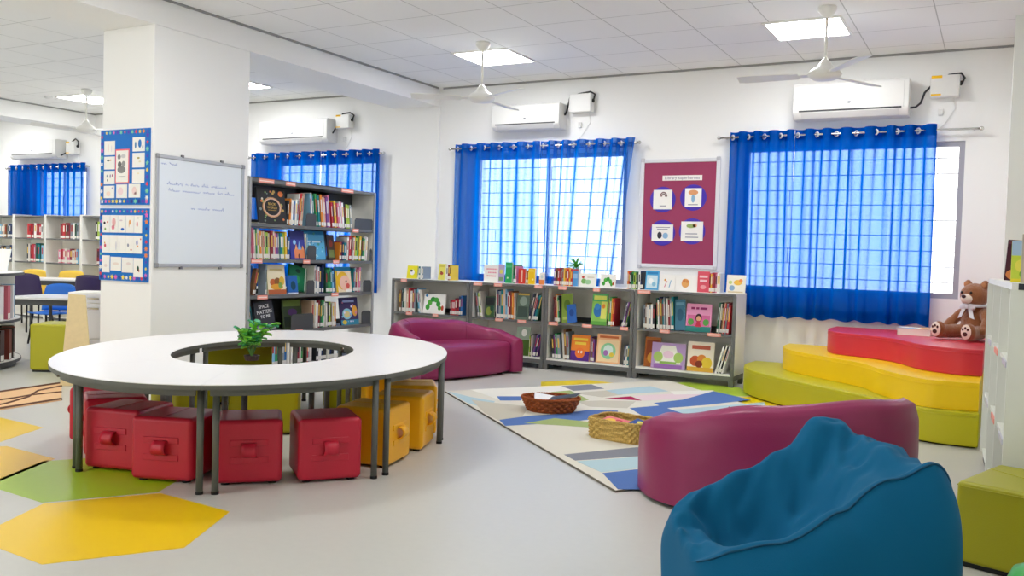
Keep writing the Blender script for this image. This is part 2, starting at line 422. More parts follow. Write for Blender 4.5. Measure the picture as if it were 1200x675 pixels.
# ------------------------------------------------------------------ curtains
def curtain_rod(x0, x1, z, label):
    t = thing('curtain_rod', label, 'curtain rod', (x0, 9.235, z), 0, 'steel curtain rods')
    L = x1 - x0
    MB().cyl((0, 0, 0), (L, 0, 0), 0.011).build('pole', STEEL, t, smooth=True)
    for q in (0, L):
        MB().ball((q, 0, 0), 0.02).build('finial', STEEL, t, smooth=True)
    for q in (0.06, L - 0.06):
        MB().cyl((q, 0, 0), (q, YW - 9.235, 0), 0.008).build('bracket', STEEL, t)
curtain_rod(-2.62, -0.19, 2.535, 'steel rod over the curtains beside the teddy bear')
curtain_rod(-5.95, -3.50, 2.52, 'steel rod over the curtains of the middle window')
curtain_rod(-9.30, -6.95, 2.50, 'steel rod over the curtain behind the tall bookshelf')
curtain_rod(-14.9, -12.78, 2.46, 'steel rod over the curtain in the far reading area')
def curtain(x0, x1, b0, b1, z0, zr, nfold, cloth, label, seed, group):
    """x0..x1 along the rod, b0..b1 along the hem; one eyelet where the cloth crosses the rod"""
    rnd = random.Random(seed)
    t = thing('curtain', label, 'curtain', (0, 9.235, 0), 0, group)
    ph = [rnd.uniform(-0.5, 0.5) for _ in range(nfold * 2 + 3)]
    am = [rnd.uniform(0.35, 1.25) for _ in range(nfold * 2 + 3)]
    ztop = zr + 0.055
    def fn(u, v):
        z = ztop + (z0 - ztop) * v
        k = max(0.0, min(1.0, u + 0.022 * math.sin(2 * PI * u * 1.5 + seed) * math.sin(PI * u))) * nfold * 2; i = min(int(k), nfold * 2)
        drift = ph[i] * (1 - (k - i)) + ph[i + 1] * (k - i)
        a = am[i] * (1 - (k - i)) + am[i + 1] * (k - i)
        a = 1 + (a - 1) * min(1, v * 2.5)
        s = math.sin(PI * k + drift * v * 1.6)
        s = math.copysign(abs(s) ** 0.5, s)
        y = 0.046 * s * a * (1 - 0.15 * v)
        uu = u + 0.018 / nfold * 6 * math.sin(2 * PI * u * nfold * 0.5 + seed) * v
        x = (x0 + (x1 - x0) * uu) * (1 - v) + (b0 + (b1 - b0) * uu) * v
        z += -0.012 * v * math.cos(PI * k)
        return (x, max(-0.05, min(0.05, y)), z)
    body = MB().grid(fn, nfold * 24, 18).build('cloth', cloth, t, smooth=True)
    hem = MB().grid(lambda u, v: (lambda p: (p[0], p[1] - 0.002, p[2]))(fn(u, 0.945 + 0.05 * v)), nfold * 24, 1)
    hem.build('hem', cloth, body, smooth=True)
    hd = MB().grid(lambda u, v: (lambda p: (p[0], p[1] - 0.0025, p[2]))(fn(u, 0.055 * v)), nfold * 24, 2)
    hd.build('header_band', cloth, body, smooth=True)
    for i in range(0, nfold * 2, 2):
        u = (i + 0.5) / (nfold * 2) + 0.25 / (nfold * 2) * (1 if i % 2 else -1)
        p = fn(min(1, max(0, u)), 0.0)
        e = MB().torus((0, 0, 0), 0.023, 0.008, 'x', 14, 6).build('eyelet', mat('#dfe0e2', 0.3, metal=0.3), t, smooth=True)
        e.location = (p[0], p[1] * 0.6 - 0.012, zr); e.rotation_euler = (0, 0, -0.9 if i % 2 else 0.9)
SHEER_M = sheer_mat('#0070d2', '#c4dcf8', 0.66)
SHEER_L = sheer_mat('#006cd0', '#b4d4f8', 0.52)
SHEER_R = sheer_mat('#0062c4', '#a2c2f6', 0.33)
GC = 'blue sheer curtains on steel rods'
curtain(-2.50, -1.852, -2.50, -1.835, 0.70, 2.535, 4, SHEER_R, 'blue sheer curtain panel hanging beside the maroon pinboard', 3, GC)
curtain(-1.846, -0.56, -1.845, -0.57, 0.70, 2.535, 7, SHEER_R, 'wide blue sheer curtain panel hanging behind the red step and teddy bear', 5, GC)
curtain(-5.87, -4.712, -5.88, -4.70, 0.72, 2.52, 6, SHEER_L, 'blue sheer curtain panel of the middle window, above the maroon sofa', 8, GC)
curtain(-4.706, -3.55, -4.71, -3.74, 0.72, 2.52, 6, SHEER_M, 'blue sheer curtain panel of the middle window, beside the maroon pinboard', 11, GC)
curtain(-9.24, -7.988, -9.24, -7.98, 0.72, 2.50, 6, SHEER_R, 'blue sheer curtain panel half hidden behind the pillar edge and tall bookshelf', 14, GC)
curtain(-7.98, -7.02, -7.98, -7.04, 0.72, 2.50, 5, SHEER_R, 'blue sheer curtain panel behind the open end of the tall bookshelf', 17, GC)
curtain(-14.84, -13.75, -14.84, -13.75, 0.72, 2.46, 6, SHEER_R, 'blue sheer curtain panel above the red and white books of the far shelves', 21, GC)
curtain(-13.73, -12.82, -13.73, -12.82, 0.72, 2.46, 5, SHEER_R, 'blue sheer curtain panel of the far window, on the pillar side', 25, GC)
def interp(tab, u):
    for (a, p), (b, q) in zip(tab, tab[1:]):
        if u <= b:
            f = (u - a) / (b - a); f = f * f * (3 - 2 * f)
            return p + (q - p) * f
    return tab[-1][1]

# ------------------------------------------------------------------ big seats: sofas
def make_sofa(label):
    t = thing('sofa', label, 'sofa', (0, 0, 0), 0, 'maroon curved sofas')
    M = leather('#902657', 0.34)
    # seat block: rounded front
    def outline(a, front=-0.34, back=0.1, n=28, wd=0.62):
        pts = []
        for i in range(n + 1):
            s = -1 + 2 * i / n
            pts.append((wd * s + a * s, front - a + 0.10 * abs(s) ** 2.6))
        for i in range(n + 1):
            s = 1 - 2 * i / n
            pts.append(((wd - 0.01) * s, back + 0.14 * (1 - s * s)))
        return pts
    mb = MB()
    lv = [(-0.02, 0.02), (0.0, 0.03), (0.012, 0.06), (0.012, 0.29), (0.0, 0.32), (-0.025, 0.335)]
    rings = [outline(a) for a, z in lv]; n = len(rings[0])
    vs = [(x, y, z) for (a, z), R in zip(lv, rings) for x, y in R]
    fs = [(i * n + j, i * n + (j + 1) % n, (i + 1) * n + (j + 1) % n, (i + 1) * n + j) for i in range(len(lv) - 1) for j in range(n)]
    fs += [tuple(range(n))[::-1], tuple(range((len(lv) - 1) * n, len(lv) * n))]
    mb.add(vs, fs)
    mb.build('seat', M, t, smooth=True, bevel=0.01, seg=2, angle=50)
    # backrest wraps round the seat
    def path(s):
        a = s * 1.95
        return Vector((0.70 * math.sin(a) if abs(a) < PI / 2 else math.copysign(0.70, s), -0.12 + 0.46 * math.cos(a) if abs(a) < PI / 2 else -0.12 - 0.5 * (abs(a) - PI / 2), 0))
    sec = [(-0.5, 0.0), (-0.52, 0.5), (-0.5, 0.8), (-0.36, 0.95), (0.0, 1.0), (0.36, 0.95), (0.5, 0.8), (0.53, 0.5), (0.5, 0.0)]
    def fn(u, v):
        s = -1 + 2 * u
        p = path(s); q = path(s + 0.002) - path(s - 0.002); q.normalize()
        nrm = Vector((-q.y, q.x, 0))
        H = interp([(-1, .46), (-.6, .555), (-.2, .575), (.2, .54), (.6, .46), (1, .38)], max(-1, min(1, s)))
        k = v * (len(sec) - 1); i = min(int(k), len(sec) - 2); f = k - i
        o = sec[i][0] * (1 - f) + sec[i + 1][0] * f; z = sec[i][1] * (1 - f) + sec[i + 1][1] * f
        e = 1 - 0.35 * max(0, (abs(s) - 0.96) / 0.04)
        return p + nrm * (o * 0.17 * e) + Vector((0, 0, 0.02 + z * (H - 0.02) * (1 - 0.03 * max(0, (abs(s) - 0.96) / 0.04))))
    mb = MB().grid(fn, 64, 24)
    n = 25
    for i0 in (0, 64 * n): mb.f.append(list(range(i0, i0 + n)) if i0 else list(range(n))[::-1]); mb.mi.append(0)
    b = mb.build('backrest', M, t, smooth=True, bevel=0.015, seg=3, angle=60)
    # stitched seams on the inside of the back
    for s in (-0.33, 0.33):
        pts = []
        for v in [i / 24 for i in range(3, 13)]:
            p = Vector(fn((s + 1) / 2, v)); pts.append(p)
        MB().tube(pts, 0.004, 6).build('seam', M, b, smooth=True)
    ft = MB()
    for s in (-1, 1):
        for y in (-0.22, 0.05): ft.cyl((0.5 * s, y, 0), (0.5 * s, y, 0.035), 0.03)
    ft.build('foot', BLACK, t)
    return t
sofa = make_sofa('maroon curved sofa before the low bookshelves, its seat turned to the rug')
sofa.location = (-4.89, 7.70, 0); sofa.rotation_euler = (0, 0, math.radians(74.3))
sofa2 = dup(sofa, (-0.93, 4.74, 0), math.radians(-147), 'maroon curved sofa showing its smooth back, just behind the teal beanbag')
sofa2.scale = (.92, .92, 1.03)

# ------------------------------------------------------------------ teal beanbag
def catmull(pts, n, closed=True):
    k = len(pts); out = []
    for i in range(k if closed else k - 1):
        p0, p1, p2, p3 = [Vector(pts[(i + j) % k] if closed else pts[min(max(i + j, 0), k - 1)]) for j in (-1, 0, 1, 2)]
        for s in range(n):
            f = s / n
            out.append(0.5 * ((2 * p1) + (-p0 + p2) * f + (2 * p0 - 5 * p1 + 4 * p2 - p3) * f * f + (-p0 + 3 * p1 - 3 * p2 + p3) * f ** 3))
    return out
def make_beanbag():
    t = thing('beanbag', 'large teal fabric beanbag with a creased hollow seat, before the maroon sofa back', 'beanbag', (BBX, BBY, 0), math.radians(36))
    hn = [(-1, .36), (-.75, .385), (-.45, .40), (0, .50), (.4, .60), (.72, .665), (1, .62)]
    hf = [(-1, .40), (-.7, .44), (-.3, .50), (.02, .575), (.3, .695), (.52, .70), (.72, .645), (.86, .65), (1, .61)]
    dd = [(-1, .0), (-.88, .05), (-.6, .15), (-.25, .17), (.1, .13), (.35, .08), (.6, .03), (1, 0.0)]
    NU, NV = 72, 14 * 6
    from mathutils import noise
    rings = []
    for i in range(NU + 1):
        u = -1 + 2 * i / NU
        u = math.sin(u * PI / 2)
        a, b, d = interp(hn, u), interp(hf, u), interp(dd, u)
        w = 0.315
        s = (1 - min(1, abs(u)) ** 6) ** (1 / 3.2)
        s = max(s, 0.02)
        L = [(0, 0), (-.85 * w, 0.0), (-w * 1.0, .09), (-w * 1.07, .24), (-w * 1.0, a * .80), (-w * .78, a * .985), (-w * .62, a * .97), (-w * .25, (a + b) / 2 - d), (w * .2, (a + b) / 2 - d * .92), (w * .55, b * .975), (w * .72, b * .99), (w * .95, b * .82), (w * 1.07, .24), (w * .98, .09), (w * .85, 0)]
        lp = catmull([(p[0], p[1], 0) for p in L], 6)
        zc = 0.24
        row = []
        for j, p in enumerate(lp):
            y = p.x * (0.35 + 0.65 * s); z = zc + (p.y - zc) * (0.3 + 0.7 * s) if s < 0.999 else p.y
            z = max(0.0, p.y if p.y < 0.02 else z)
            row.append(Vector((u * 0.425, y, z)))
        rings.append(row)
    n = len(rings[0]); vs = []
    for i, row in enumerate(rings):
        for j, p in enumerate(row):
            q = p.copy()
            top = max(0.0, min(1.0, (p.z - 0.2) / 0.15))
            q += Vector((0.016 * noise.noise(p * 4), 0.016 * noise.noise(p * 4 + Vector((9, 0, 0))), 0.007 * noise.noise(p * 6 + Vector((3, 5, 0))))) * (0.4 + top) * (1 if p.z > 0.02 else 0)
            inside = max(0.0, min(1.0, (p.y + 0.20) * 6.0)) * max(0.0, min(1.0, (0.24 - p.y) * 7.0)) * top
            rd = noise.noise(Vector((p.x * 7 + p.y * 3, p.y * 16 - p.x * 10, 1.7)))
            rd2 = noise.noise(Vector((p.x * 13 - p.y * 6, p.y * 26 + p.x * 15, 4.1)))
            q.z += ((1 - abs(rd) * 2.4) * 0.030 + (1 - abs(rd2) * 2.4) * 0.010) * inside
            q.z = max(0.0, q.z)
            vs.append(q)
    mb = MB(); fs = [(i * n + j, i * n + (j + 1) % n, (i + 1) * n + (j + 1) % n, (i + 1) * n + j) for i in range(NU) for j in range(n)]
    fs += [tuple(range(n))[::-1], tuple(range(NU * n, (NU + 1) * n))]
    mb.add(vs, fs)
    body = mb.build('cover', mat('#0a628c', 0.8, 0.10, 320, 0.12, sheen=0.04), t, smooth=True, sub=1)
    # piped seam along the near rim and round the end
    seam = [vs[i * n + 5 * 6] + Vector((0, -0.002, 0.003)) for i in range(4, NU - 3)]
    MB().tube(seam, 0.0035, 6).build('piping', mat('#0a5074', 0.8), t, smooth=True)
BBX, BBY = -0.535, 3.07
make_beanbag()

# ------------------------------------------------------------------ wave steps under the corner window
def wave_step(label, front, z0, z1, colour, xl, yb=9.14, xr=-0.06):
    t = thing('wave_step', label, 'step seat', (xr, yb, z0), 0, 'wave fronted step seats')
    pts = catmull([(x, y, 0) for x, y in front], 8, closed=False)
    poly = [(p.x, p.y) for p in pts] + [front[-1], (xr, yb), (xl, yb)]
    poly = [(x - xr, y - yb) for x, y in poly]
    MB().prism(poly, 0.012 if z0 == 0 else 0.001, z1 - z0).build('cushion', leather(colour, 0.4), t, bevel=0.028, seg=4, angle=40)
    sm = [(p.x - xr, p.y - yb, z1 - z0 - 0.03) for p in pts]
    MB().tube([(x, y - 0.001, z) for x, y, z in sm], 0.0035, 6).build('seam', leather(colour, 0.4), t, smooth=True)
    MB().prism([(x * 0.97 - 0.02, y * 0.97 - 0.02) for x, y in poly], 0.0, 0.014).build('base_board', BLACK, t)
wave_step('lowest lime green wave step, on the floor under the yellow step', [(-2.13, 9.14), (-2.14, 8.75), (-2.02, 8.38), (-1.72, 8.02), (-1.35, 7.70), (-0.95, 7.40), (-0.6, 7.07), (-0.35, 6.95), (-0.07, 6.94)], 0, 0.25, '#c0b90c', -2.13)
wave_step('middle yellow wave step, lying on the lime green step', [(-1.80, 9.14), (-1.78, 8.75), (-1.62, 8.41), (-1.25, 8.05), (-0.95, 7.78), (-0.76, 7.42), (-0.47, 7.04), (-0.28, 7.0), (-0.08, 7.02)], 0.251, 0.45, '#f8cf06', -1.80)
wave_step('topmost red wave step under the teddy bear', [(-1.36, 9.14), (-1.37, 8.7), (-1.25, 8.37), (-1.0, 8.24), (-0.74, 8.05), (-0.5, 7.62), (-0.25, 7.46), (-0.07, 7.47)], 0.451, 0.65, '#cf3040', -1.36)

# ------------------------------------------------------------------ ottomans and the oval ring table
def make_ottoman(colour, label, group):
    t = thing('ottoman', label, 'ottoman', (0, 0, 0), 0, group)
    M = leather(colour, 0.36)
    h = 0.170
    b = MB().box(-h, h, -h, h, 0.012, 0.345).build('body', M, t, bevel=0.026, seg=4)
    MB().box(-0.0035, 0.0035, -h + 0.03, h - 0.03, 0.3445, 0.347).build('top_seam', M, b)
    for z in (0.225, 0.135):
        MB().box(-0.098, 0.098, -h - 0.005, -h + 0.002, z - 0.017, z + 0.017).build('stitched_strap', M, t, bevel=0.002, seg=1)
    def fn(u, v):
        a = -0.5 * PI + PI * u
        return ((v - 0.5) * 0.075, -h - 0.004 - 0.042 * math.cos(a) , 0.192 + 0.034 * math.sin(a) - 0.012 * (1 - u))
    hd = MB().grid(fn, 12, 4).build('pull_handle', M, t, smooth=True)
    so = hd.modifiers.new('thick', 'SOLIDIFY'); so.thickness = 0.008
    f = MB()
    for sx in (-1, 1):
        for sy in (-1, 1): f.cyl((sx * 0.12, sy * 0.12, 0), (sx * 0.12, sy * 0.12, 0.03), 0.022)
    f.build('foot', BLACK, t)
    return t
CX, CY = -4.185, 4.35
def face(nx, ny): return math.atan2(nx, -ny)          # turns the handle side (-y) towards (nx, ny)
red = make_ottoman('#c4213a', 'red cube ottoman under the round table, its handle straight beside the paired middle legs', 'red cube ottomans')
red.location = (-3.52, 3.545, 0); red.rotation_euler = (0, 0, face(.7, -.72))
dup(red, (-3.235, 3.825, 0), face(.777, -.63), 'red cube ottoman standing next to the yellow ottomans, under the table')
dup(red, (-3.872, 3.36, 0), face(.366, -.93), 'red cube ottoman touching the paired middle table legs, on the sticker side')
dup(red, (-4.262, 3.372, 0), face(.27, -.96), 'red cube ottoman squeezed between two others, just past the green hexagon')
dup(red, (-4.632, 3.55, 0), face(-.55, -.83), 'red cube ottoman with its handle beside the outer pair of table legs')
dup(red, (-5.01, 3.77, 0), face(-.78, -.62), 'red cube ottoman rearmost of the red ones, beside the beige floor mat')
yel = make_ottoman('#f2b10c', 'yellow cube ottoman beside a red one, behind a pair of table legs', 'yellow cube ottomans')
yel.location = (-3.225, 4.25, 0); yel.rotation_euler = (0, 0, face(.97, .22))
dup(yel, (-3.33, 4.70, 0), face(.93, .36), 'middle one of three yellow cube ottomans lined up by the rug side of the table')
dup(yel, (-3.55, 5.10, 0), face(.8, .6), 'yellow cube ottoman by the single table leg, last of the yellow line')
dup(yel, (-3.97, 5.33, 0), face(.6, .8), 'yellow cube ottoman deep under the table, next to an olive one')
olv = make_ottoman('#a8a006', 'olive cube ottoman in the middle under the table ring, between the red ones', 'olive cube ottomans')
olv.location = (-4.31, 4.56, 0); olv.rotation_euler = (0, 0, face(-.62, .78))
dup(olv, (-5.26, 4.62, 0), face(-.9, .1), 'olive cube ottoman under the table behind the red ones, on the pillar side')
dup(olv, (-4.93, 4.98, 0), face(-.6, .6), 'olive cube ottoman under the far table edge, behind the middle legs')
dup(olv, (-4.42, 5.55, 0), face(0.1, 1), 'olive cube ottoman under the far table edge, next to a yellow one')
def pouf(loc, rz, w, h, colour, label):
    t = thing('pouf', label, 'pouf', loc, rz, 'large olive poufs')
    M = leather(colour, 0.4); q = w / 2
    b = MB().box(-q, q, -q, q, 0.02, h).build('body', M, t, bevel=0.02, seg=3)
    MB().tube([(-q + .02, -q - .001, h - 0.02), (q - .02, -q - .001, h - 0.02)], 0.003, 6).tube([(-q - .001, -q + .02, h - .02), (-q - .001, q - .02, h - .02)], 0.003, 6).build('seam', M, b)
    MB().box(-q + 0.02, q - 0.02, -q + 0.02, q - 0.02, 0, 0.022).build('base_board', BLACK, t)
    return t
pouf((-5.42, 5.32, 0), face(.7, -.72), 0.52, 0.47, '#b3aa06', 'tall olive pouf seen through the hole of the round table, before the pillar')
pouf((-7.98, 5.50, 0), 0.55, 0.40, 0.46, '#b0ac0a', 'olive pouf beside the beige wooden board and the round shelf')
p = pouf((0.20, 4.33, 0), math.radians(-18), 0.50, 0.36, '#a3a008', 'olive pouf standing by the white cabinet, next to the beanbag')
MB().tube([(-0.23, 0.1, 0.36), (0.02, -0.02, 0.361), (0.235, -0.14, 0.36)], 0.003, 6).build('crease', leather('#a3a008', 0.4), p)

def ring_table():
    t = thing('ring_table', 'white oval ring table made of wedge sections, with dark legs and ottomans under it', 'table', (CX, CY, 0), math.radians(-63.3))
    A, B, a, b = 1.535, 1.175, 0.775, 0.55
    TOP = mat('#f3f1f1', 0.28, spec=0.5); EDGE = mat('#60625c', 0.45)
    cuts = [math.radians(d) for d in (-44, 7.4, 53.5, 93, 141, 189, 250, 316)]
    def pt(th, f, A_=A, B_=B, a_=a, b_=b): return ((a_ + (A_ - a_) * f) * math.cos(th), (b_ + (B_ - b_) * f) * math.sin(th))
    reach = dict(zip(cuts, (0.80, 0.80, 0.955, 0.955, 0.92, 0.92, 0.92, 0.80)))
    for c0, c1 in zip(cuts, cuts[1:]):
        g = 0.0012
        n = 24
        outer = [pt(c0 + g + (c1 - c0 - 2 * g) * i / n, 1) for i in range(n + 1)]
        inner = [pt(c0 + g + (c1 - c0 - 2 * g) * i / n, 0) for i in range(n + 1)][::-1]
        sec = MB().prism(outer + inner, 0.572, 0.576).build('table_section', TOP, t)
        MB().prism(outer + inner, 0.549, 0.572).build('edge_band', EDGE, sec)
        k = 20
        r0 = [pt(c0 + 0.03 + (c1 - c0 - 0.06) * i / k, 1 - 0.05) for i in range(k + 1)]
        r1 = [pt(c0 + 0.03 + (c1 - c0 - 0.06) * i / k, 1 - 0.075) for i in range(k + 1)][::-1]
        fr = MB().prism(r0 + r1, 0.515, 0.549)
        r0 = [pt(c0 + 0.03 + (c1 - c0 - 0.06) * i / k, 0.06) for i in range(k + 1)]
        r1 = [pt(c0 + 0.03 + (c1 - c0 - 0.06) * i / k, 0.035) for i in range(k + 1)][::-1]
        fr.build('under_frame', EDGE, sec)
        MB().prism(r0 + r1, 0.515, 0.549).build('under_frame', EDGE, sec)
        for th, f in ((c0 + 0.036, reach[c0]), (c1 - 0.036, reach[c1]), (c0 + 0.09, 0.07), (c1 - 0.09, 0.07)):
            x, y = pt(th, f)
            lg = MB().cyl((x, y, 0.012), (x, y, 0.549), 0.0175, 14).build('leg', EDGE, t, smooth=True)
            MB().cyl((x, y, 0), (x, y, 0.014), 0.0195, 12).build('foot_cap', BLACK, lg)
ring_table()

# ------------------------------------------------------------------ plant on the table
def leaf(mb, base, d, L, W, curl=0.3, mi=0):
    d = Vector(d).normalized(); s = d.cross(Vector((0, 0, 1)))
    if s.length < 1e-4: s = Vector((1, 0, 0))
    s.normalize(); u = s.cross(d).normalized()
    def fn(a, b):
        w = W * (math.sin(PI * min(1, a * 0.93 + 0.07)) ** 0.6) * (b - 0.5) * (1 if a < 0.98 else 0.2)
        return Vector(base) + d * (L * a) + s * w + u * (abs(b - 0.5) * W * 0.5 - curl * L * a * a)
    mb.grid(fn, 6, 4, mi)
def table_plant():
    t = thing('potted_plant', 'small green leafy plant in a dark pot standing at the table hole', 'plant', (-3.885, 3.915, 0.576), 0)
    MB().lathe([(0.038, 0), (0.045, 0.025), (0.046, 0.03), (0.04, 0.03), (0.038, 0.024)], 18).build('pot', mat('#4a3a36', 0.6, 0.4, 80), t)
    G = [mat('#5cb850', 0.5), mat('#94da50', 0.5), mat('#4ca576', 0.5)]
    rnd = random.Random(4); st = MB(); fo = MB()
    for k in range(9):
        a = 2 * PI * k / 9 + rnd.uniform(-.3, .3); sp = rnd.uniform(0.03, 0.115) if k else 0.0
        h = rnd.uniform(0.13, 0.235) - sp * 0.3
        tip = Vector((sp * math.cos(a), sp * math.sin(a), 0.03 + h))
        st.tube([(0, 0, 0.02), (sp * .35 * math.cos(a), sp * .35 * math.sin(a), 0.02 + h * .55), tip], [0.004, 0.0035, 0.003], 6)
        for q in range(13):
            f = rnd.uniform(0.45, 1.0)
            b = Vector((sp * f * f * math.cos(a), sp * f * f * math.sin(a), 0.02 + (0.01 + h) * f))
            an = rnd.uniform(0, 2 * PI); el = rnd.uniform(-0.2, 0.9)
            leaf(fo, b, (math.cos(an) * math.cos(el), math.sin(an) * math.cos(el), math.sin(el)), rnd.uniform(0.042, 0.06), rnd.uniform(0.042, 0.056), 0.2, rnd.choice((0, 1, 1, 2, 0)))
    st.build('stem', mat('#4f7a36', 0.6), t); fo.build('foliage', G, t, smooth=True)
table_plant()

# ------------------------------------------------------------------ rug, floor hexagons, beige mat
def rug():
    A = Vector((-4.31, 6.72, 0)); B = Vector((-2.93, 8.79, 0)); C = Vector((-1.74, 4.42, 0)); D = B + C - A + Vector((-0.16, 0.0, 0))
    cols = {'base': '#e4e0d2', 'blue': '#5d7cb8', 'pale': '#b9d3da', 'grey': '#8b8d96', 'green': '#a8b878', 'crimson': '#b32a58', 'pink': '#ecd6d8', 'beige': '#cfc9b8', 'white': '#f2efe4'}
    names = list(cols); MS = [mat(cols[k], 0.95, 0.5, 260, 0.1, vary=0.06) for k in names]
    t = thing('rug', 'large pale rug with blue, grey and green shapes under the two wicker baskets', 'rug', A, 0)
    mb = MB()
    def loc(p): return (p[0] - A.x, p[1] - A.y)
    mb.prism([loc(p) for p in (A, C, D, B)], 0.001, 0.012, 0)
    patches = [
     ('white', [(-4.180, 6.938), (-3.728, 7.585), (-3.385, 8.017), (-3.455, 7.035), (-3.691, 6.611)]),
     ('pale', [(-4.289, 6.719), (-3.949, 6.573), (-3.677, 6.512), (-3.536, 6.156), (-3.813, 6.294)]),
     ('beige', [(-3.880, 6.459), (-3.623, 6.447), (-3.330, 6.470), (-3.159, 6.029), (-3.215, 5.768), (-3.462, 5.975)]),
     ('blue', [(-3.798, 6.755), (-3.621, 6.899), (-3.520, 6.693), (-3.664, 6.577)]),
     ('green', [(-3.533, 7.280), (-3.434, 7.491), (-3.076, 7.108), (-3.109, 6.859)]),
     ('grey', [(-3.612, 7.682), (-3.431, 7.978), (-3.222, 7.801), (-3.398, 7.488)]),
     ('beige', [(-3.344, 7.372), (-3.155, 7.723), (-2.944, 7.575), (-3.036, 7.317)]),
     ('pale', [(-3.168, 7.712), (-2.928, 8.257), (-2.677, 8.052), (-2.981, 7.545)]),
     ('crimson', [(-2.990, 7.266), (-2.851, 7.528), (-2.686, 7.367)]),
     ('pink', [(-2.841, 7.566), (-2.378, 8.233), (-2.264, 8.007), (-2.447, 7.676), (-2.674, 7.376)]),
     ('white', [(-2.664, 8.063), (-2.343, 8.396), (-2.269, 8.192), (-2.564, 7.886)]),
     ('beige', [(-3.122, 6.958), (-2.963, 7.143), (-2.712, 7.289), (-2.644, 6.912), (-2.934, 6.785)]),
     ('blue', [(-2.554, 7.304), (-2.407, 7.650), (-2.327, 8.341), (-2.109, 8.195), (-1.903, 8.057), (-2.140, 7.526), (-2.384, 7.119)]),
     ('pale', [(-2.298, 7.084), (-1.773, 7.987), (-1.701, 7.767), (-2.108, 6.847)]),
     ('blue', [(-2.627, 6.926), (-2.467, 7.210), (-2.137, 6.918), (-2.266, 6.457)]),
     ('blue', [(-3.232, 5.798), (-3.123, 6.102), (-2.980, 6.306), (-2.868, 6.634), (-2.661, 6.748), (-2.571, 6.487), (-2.799, 6.004), (-3.084, 5.623)]),
     ('green', [(-3.020, 5.793), (-2.927, 6.121), (-2.607, 6.152), (-2.543, 5.956), (-2.807, 5.875)]),
     ('grey', [(-2.332, 5.030), (-2.199, 5.246), (-1.981, 5.594), (-1.427, 6.608), (-1.357, 6.292), (-1.884, 5.328), (-2.208, 4.924)]),
     ('pale', [(-2.190, 4.910), (-1.876, 5.305), (-1.350, 6.262), (-1.257, 5.846), (-1.774, 5.024), (-1.957, 4.743)]),
     ('blue', [(-1.945, 4.727), (-1.767, 5.004), (-1.405, 5.562), (-1.290, 5.121), (-1.638, 4.516), (-1.738, 4.446)]),
    ]
    for i, (k, pts) in enumerate(patches):
        mb.prism([loc(p) for p in pts], 0.0115, 0.0126 + i * 0.00004, names.index(k))
    mb.build('pile', MS, t)
    bd = MB(); pe = [loc(p) for p in (A, C, D, B)]
    bd.tube([(x, y, 0.006) for x, y in pe] , 0.0065, 6, closed=True).build('bound_edge', mat('#6d685c', 0.9), t)
rug()
def hexa(c, colour, label, R=0.52, ph=-4):
    o = MB().prism([(R * math.cos(math.radians(ph + 60 * k)), R * math.sin(math.radians(ph + 60 * k))) for k in range(6)], 0.0, 0.0008).build('floor_sticker', mat(colour, 0.34, 0.03, 25, 0.35), loc=(c[0], c[1], 0.0003))
    tag(o, label, 'floor sticker', 'coloured floor hexagons')
hexa((-3.42, 2.60), '#f3c90c', 'large bright yellow floor hexagon before the red ottomans, below the green one')
hexa((-4.19, 3.11), '#a9cc1e', 'green floor hexagon running under the outer table legs and red ottomans')
hexa((-5.00, 2.79), '#ecc02c', 'ochre yellow floor hexagon touching the green one')
hexa((-5.86, 3.29), '#f0c818', 'yellow floor hexagon between the beige mat and the ochre one')
hexa((-3.42, 7.86), '#f2d80e', 'yellow floor hexagon half under the rug edge before the low bookshelves')
hexa((-2.50, 8.42), '#b4d23a', 'pale green floor hexagon at the rug corner by the last low bookshelf')
hexa((-1.72, 7.90), '#f0d60e', 'yellow floor hexagon between rug and lime green step')
hexa((-9.0, 6.6), '#e8b820', 'yellow floor hexagon under the blue chair')
def floor_mat():
    t = thing('floor_mat', 'beige floor mat with brown zigzag lines behind the red ottomans', 'mat', (-6.9, 4.4, 0))
    P = [(-6.369, 3.915), (-6.415, 4.435), (-7.191, 4.970), (-7.121, 4.377)]
    a, b, c, d = [Vector((p[0] + 6.9, p[1] - 4.4, 0)) for p in P]
    a = a + (a - b) * 1.0; d = d + (d - c) * 1.0
    mb = MB().prism([(p.x, p.y) for p in (a, b, c, d)], 0.001, 0.008).build('weave', mat('#e8bf94', 0.9, 0.3, 200, 0.1, vary=0.08), t)
    def q(s, v): 
        p = (a * (1 - s) + b * s) * (1 - v) + (d * (1 - s) + c * s) * v
        return (p.x, p.y, 0.0085)
    ln = MB()
    for pts in ([(0, .03), (1, .03)], [(0, .97), (1, .97)], [(0, .52), (.62, .48), (.75, .5), (1, .42)], [(.3, .15), (.55, .25), (.72, .42), (.8, .7), (1, .78)], [(0, .7), (.2, .75), (.45, .5), (.6, .48)]):
        ln.tube([q(*p) for p in pts], 0.012 if len(pts) == 2 else 0.009, 6)
    ln.build('pattern_line', mat('#6b4a3c', 0.9), t)
floor_mat()

